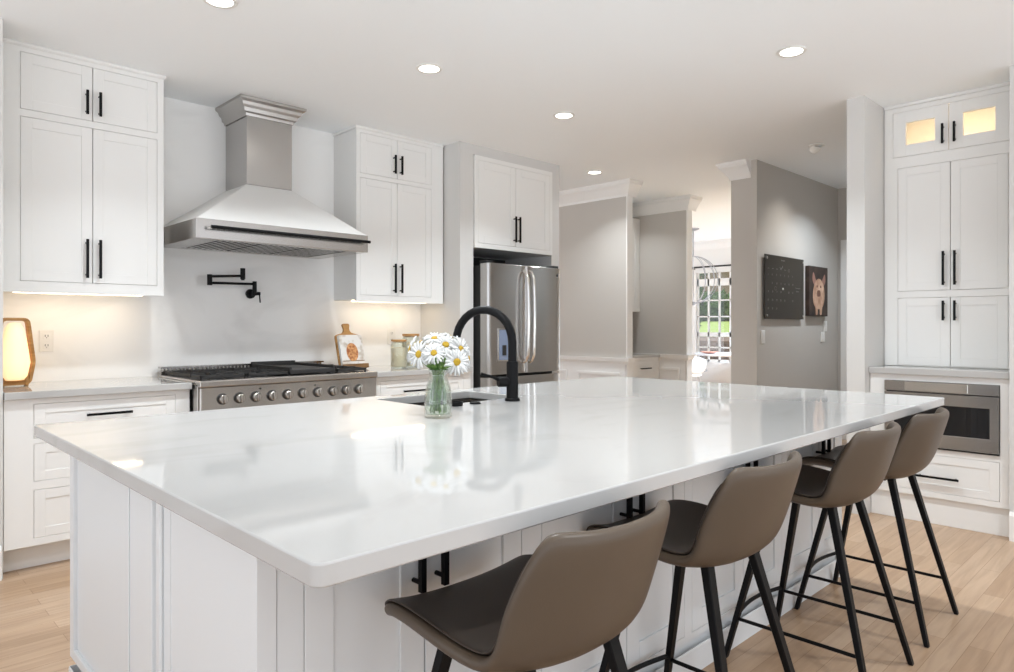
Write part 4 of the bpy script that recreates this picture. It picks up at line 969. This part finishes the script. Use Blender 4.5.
obj('hub', lathe(BM(), [(.0, -.03), (.03, -.02), (.03, .02), (.0, .03)], (px_, py_, cz-R0), 16), M['wire'], t, bevel=0, smooth=60)
t = thing('curtain_rod', 'dark curtain rod above the dining room window', 'curtain rod', (DX, 4.5, 2.195))
obj('rod', cyl(BM(), (DX-.07, 2.8, 2.195), (DX-.07, 6.22, 2.195), .014, seg=14), M['iron'], t, bevel=0, smooth=40)
for y in (2.9, 4.5, 6.12): obj('bracket', Box(DX-.085, DX-.0005, y-.01, y+.01, 2.165, 2.182), M['iron'], t)
# garden
struct('ground_outside', Box(DX+.1, 60, -20, 50, FZ-.55, FZ-.45), M['grass'], 'sunlit lawn seen through the dining window')
struct('ground_bank', Box(DX+.9, 15.2, -4, 18, FZ-.45, .95), M['bark'], 'brown mulch bank outside the dining window')
bm = BM(); hexa(bm, [(15.2, -6, FZ-.45), (30, -6, FZ-.45), (30, 36, FZ-.45), (15.2, 36, FZ-.45), (15.2, -6, .97), (30, -6, 1.50), (30, 36, 1.50), (15.2, 36, .97)])
struct('ground_lawn', bm, M['grass'], 'sloping lawn behind the mulch bank')
def bush(name, label, cat, c, r, n, sd, m, group=None, leaf=.09):
    rnd = random.Random(sd); bm = BM()
    for k in range(n):
        d = Vector((rnd.gauss(0, 1), rnd.gauss(0, 1), rnd.gauss(0, 1))).normalized(); p = Vector(c)+Vector((d.x*r[0], d.y*r[1], d.z*r[2]))*rnd.uniform(.55, 1)
        if p.z < c[2]-r[2]*.95: continue
        u = Vector((rnd.gauss(0, 1), rnd.gauss(0, 1), rnd.gauss(0, 1))).normalized(); w = u.cross(d).normalized()*leaf*.5; u = u*leaf
        bm.faces.new([bm.verts.new(x) for x in (p-u, p-w, p+u, p+w)])
    t = thing(name, label, cat, (c[0], c[1], c[2]-r[2]), group=group)
    q = obj('foliage', bm, m, t, bevel=0); q['kind'] = 'stuff'
    obj('trunk', cyl(BM(), (c[0], c[1], c[2]-r[2]-.25), (c[0], c[1], c[2]), .09, .05, 10), M['bark'], t, bevel=0)
bush('hedge', 'dark green hedge beyond the lawn', 'hedge', (28.5, 18.0, 2.0), (1.4, 8.5, .75), 7000, 2, M['leaf'], leaf=.2)
bush('shrub', 'tall dark shrub close outside the dining window, at its left', 'shrub', (14.2, 8.62, 1.75), (.40, .45, .95), 2600, 5, M['leaf'], leaf=.07)
bush('garden_tree', 'tall dark tree rising behind the hedge', 'tree', (32, 20.5, 4.6), (2.0, 2.2, 2.8), 5000, 9, M['leaf'], leaf=.18)
t = thing('house', 'tan neighbouring house across the lawn', 'house', (40, 22, 1))
obj('wall', Box(38, 44, 12, 34, FZ-.45, 5.2), M['stucco'], t, bevel=0)
obj('roof', prism(BM(), [(37.5, 5.2), (44.5, 5.2), (41, 7.4)], lambda a, b, w: (a, w, b), 11.5, 34.5), M['bark'], t, bevel=0)
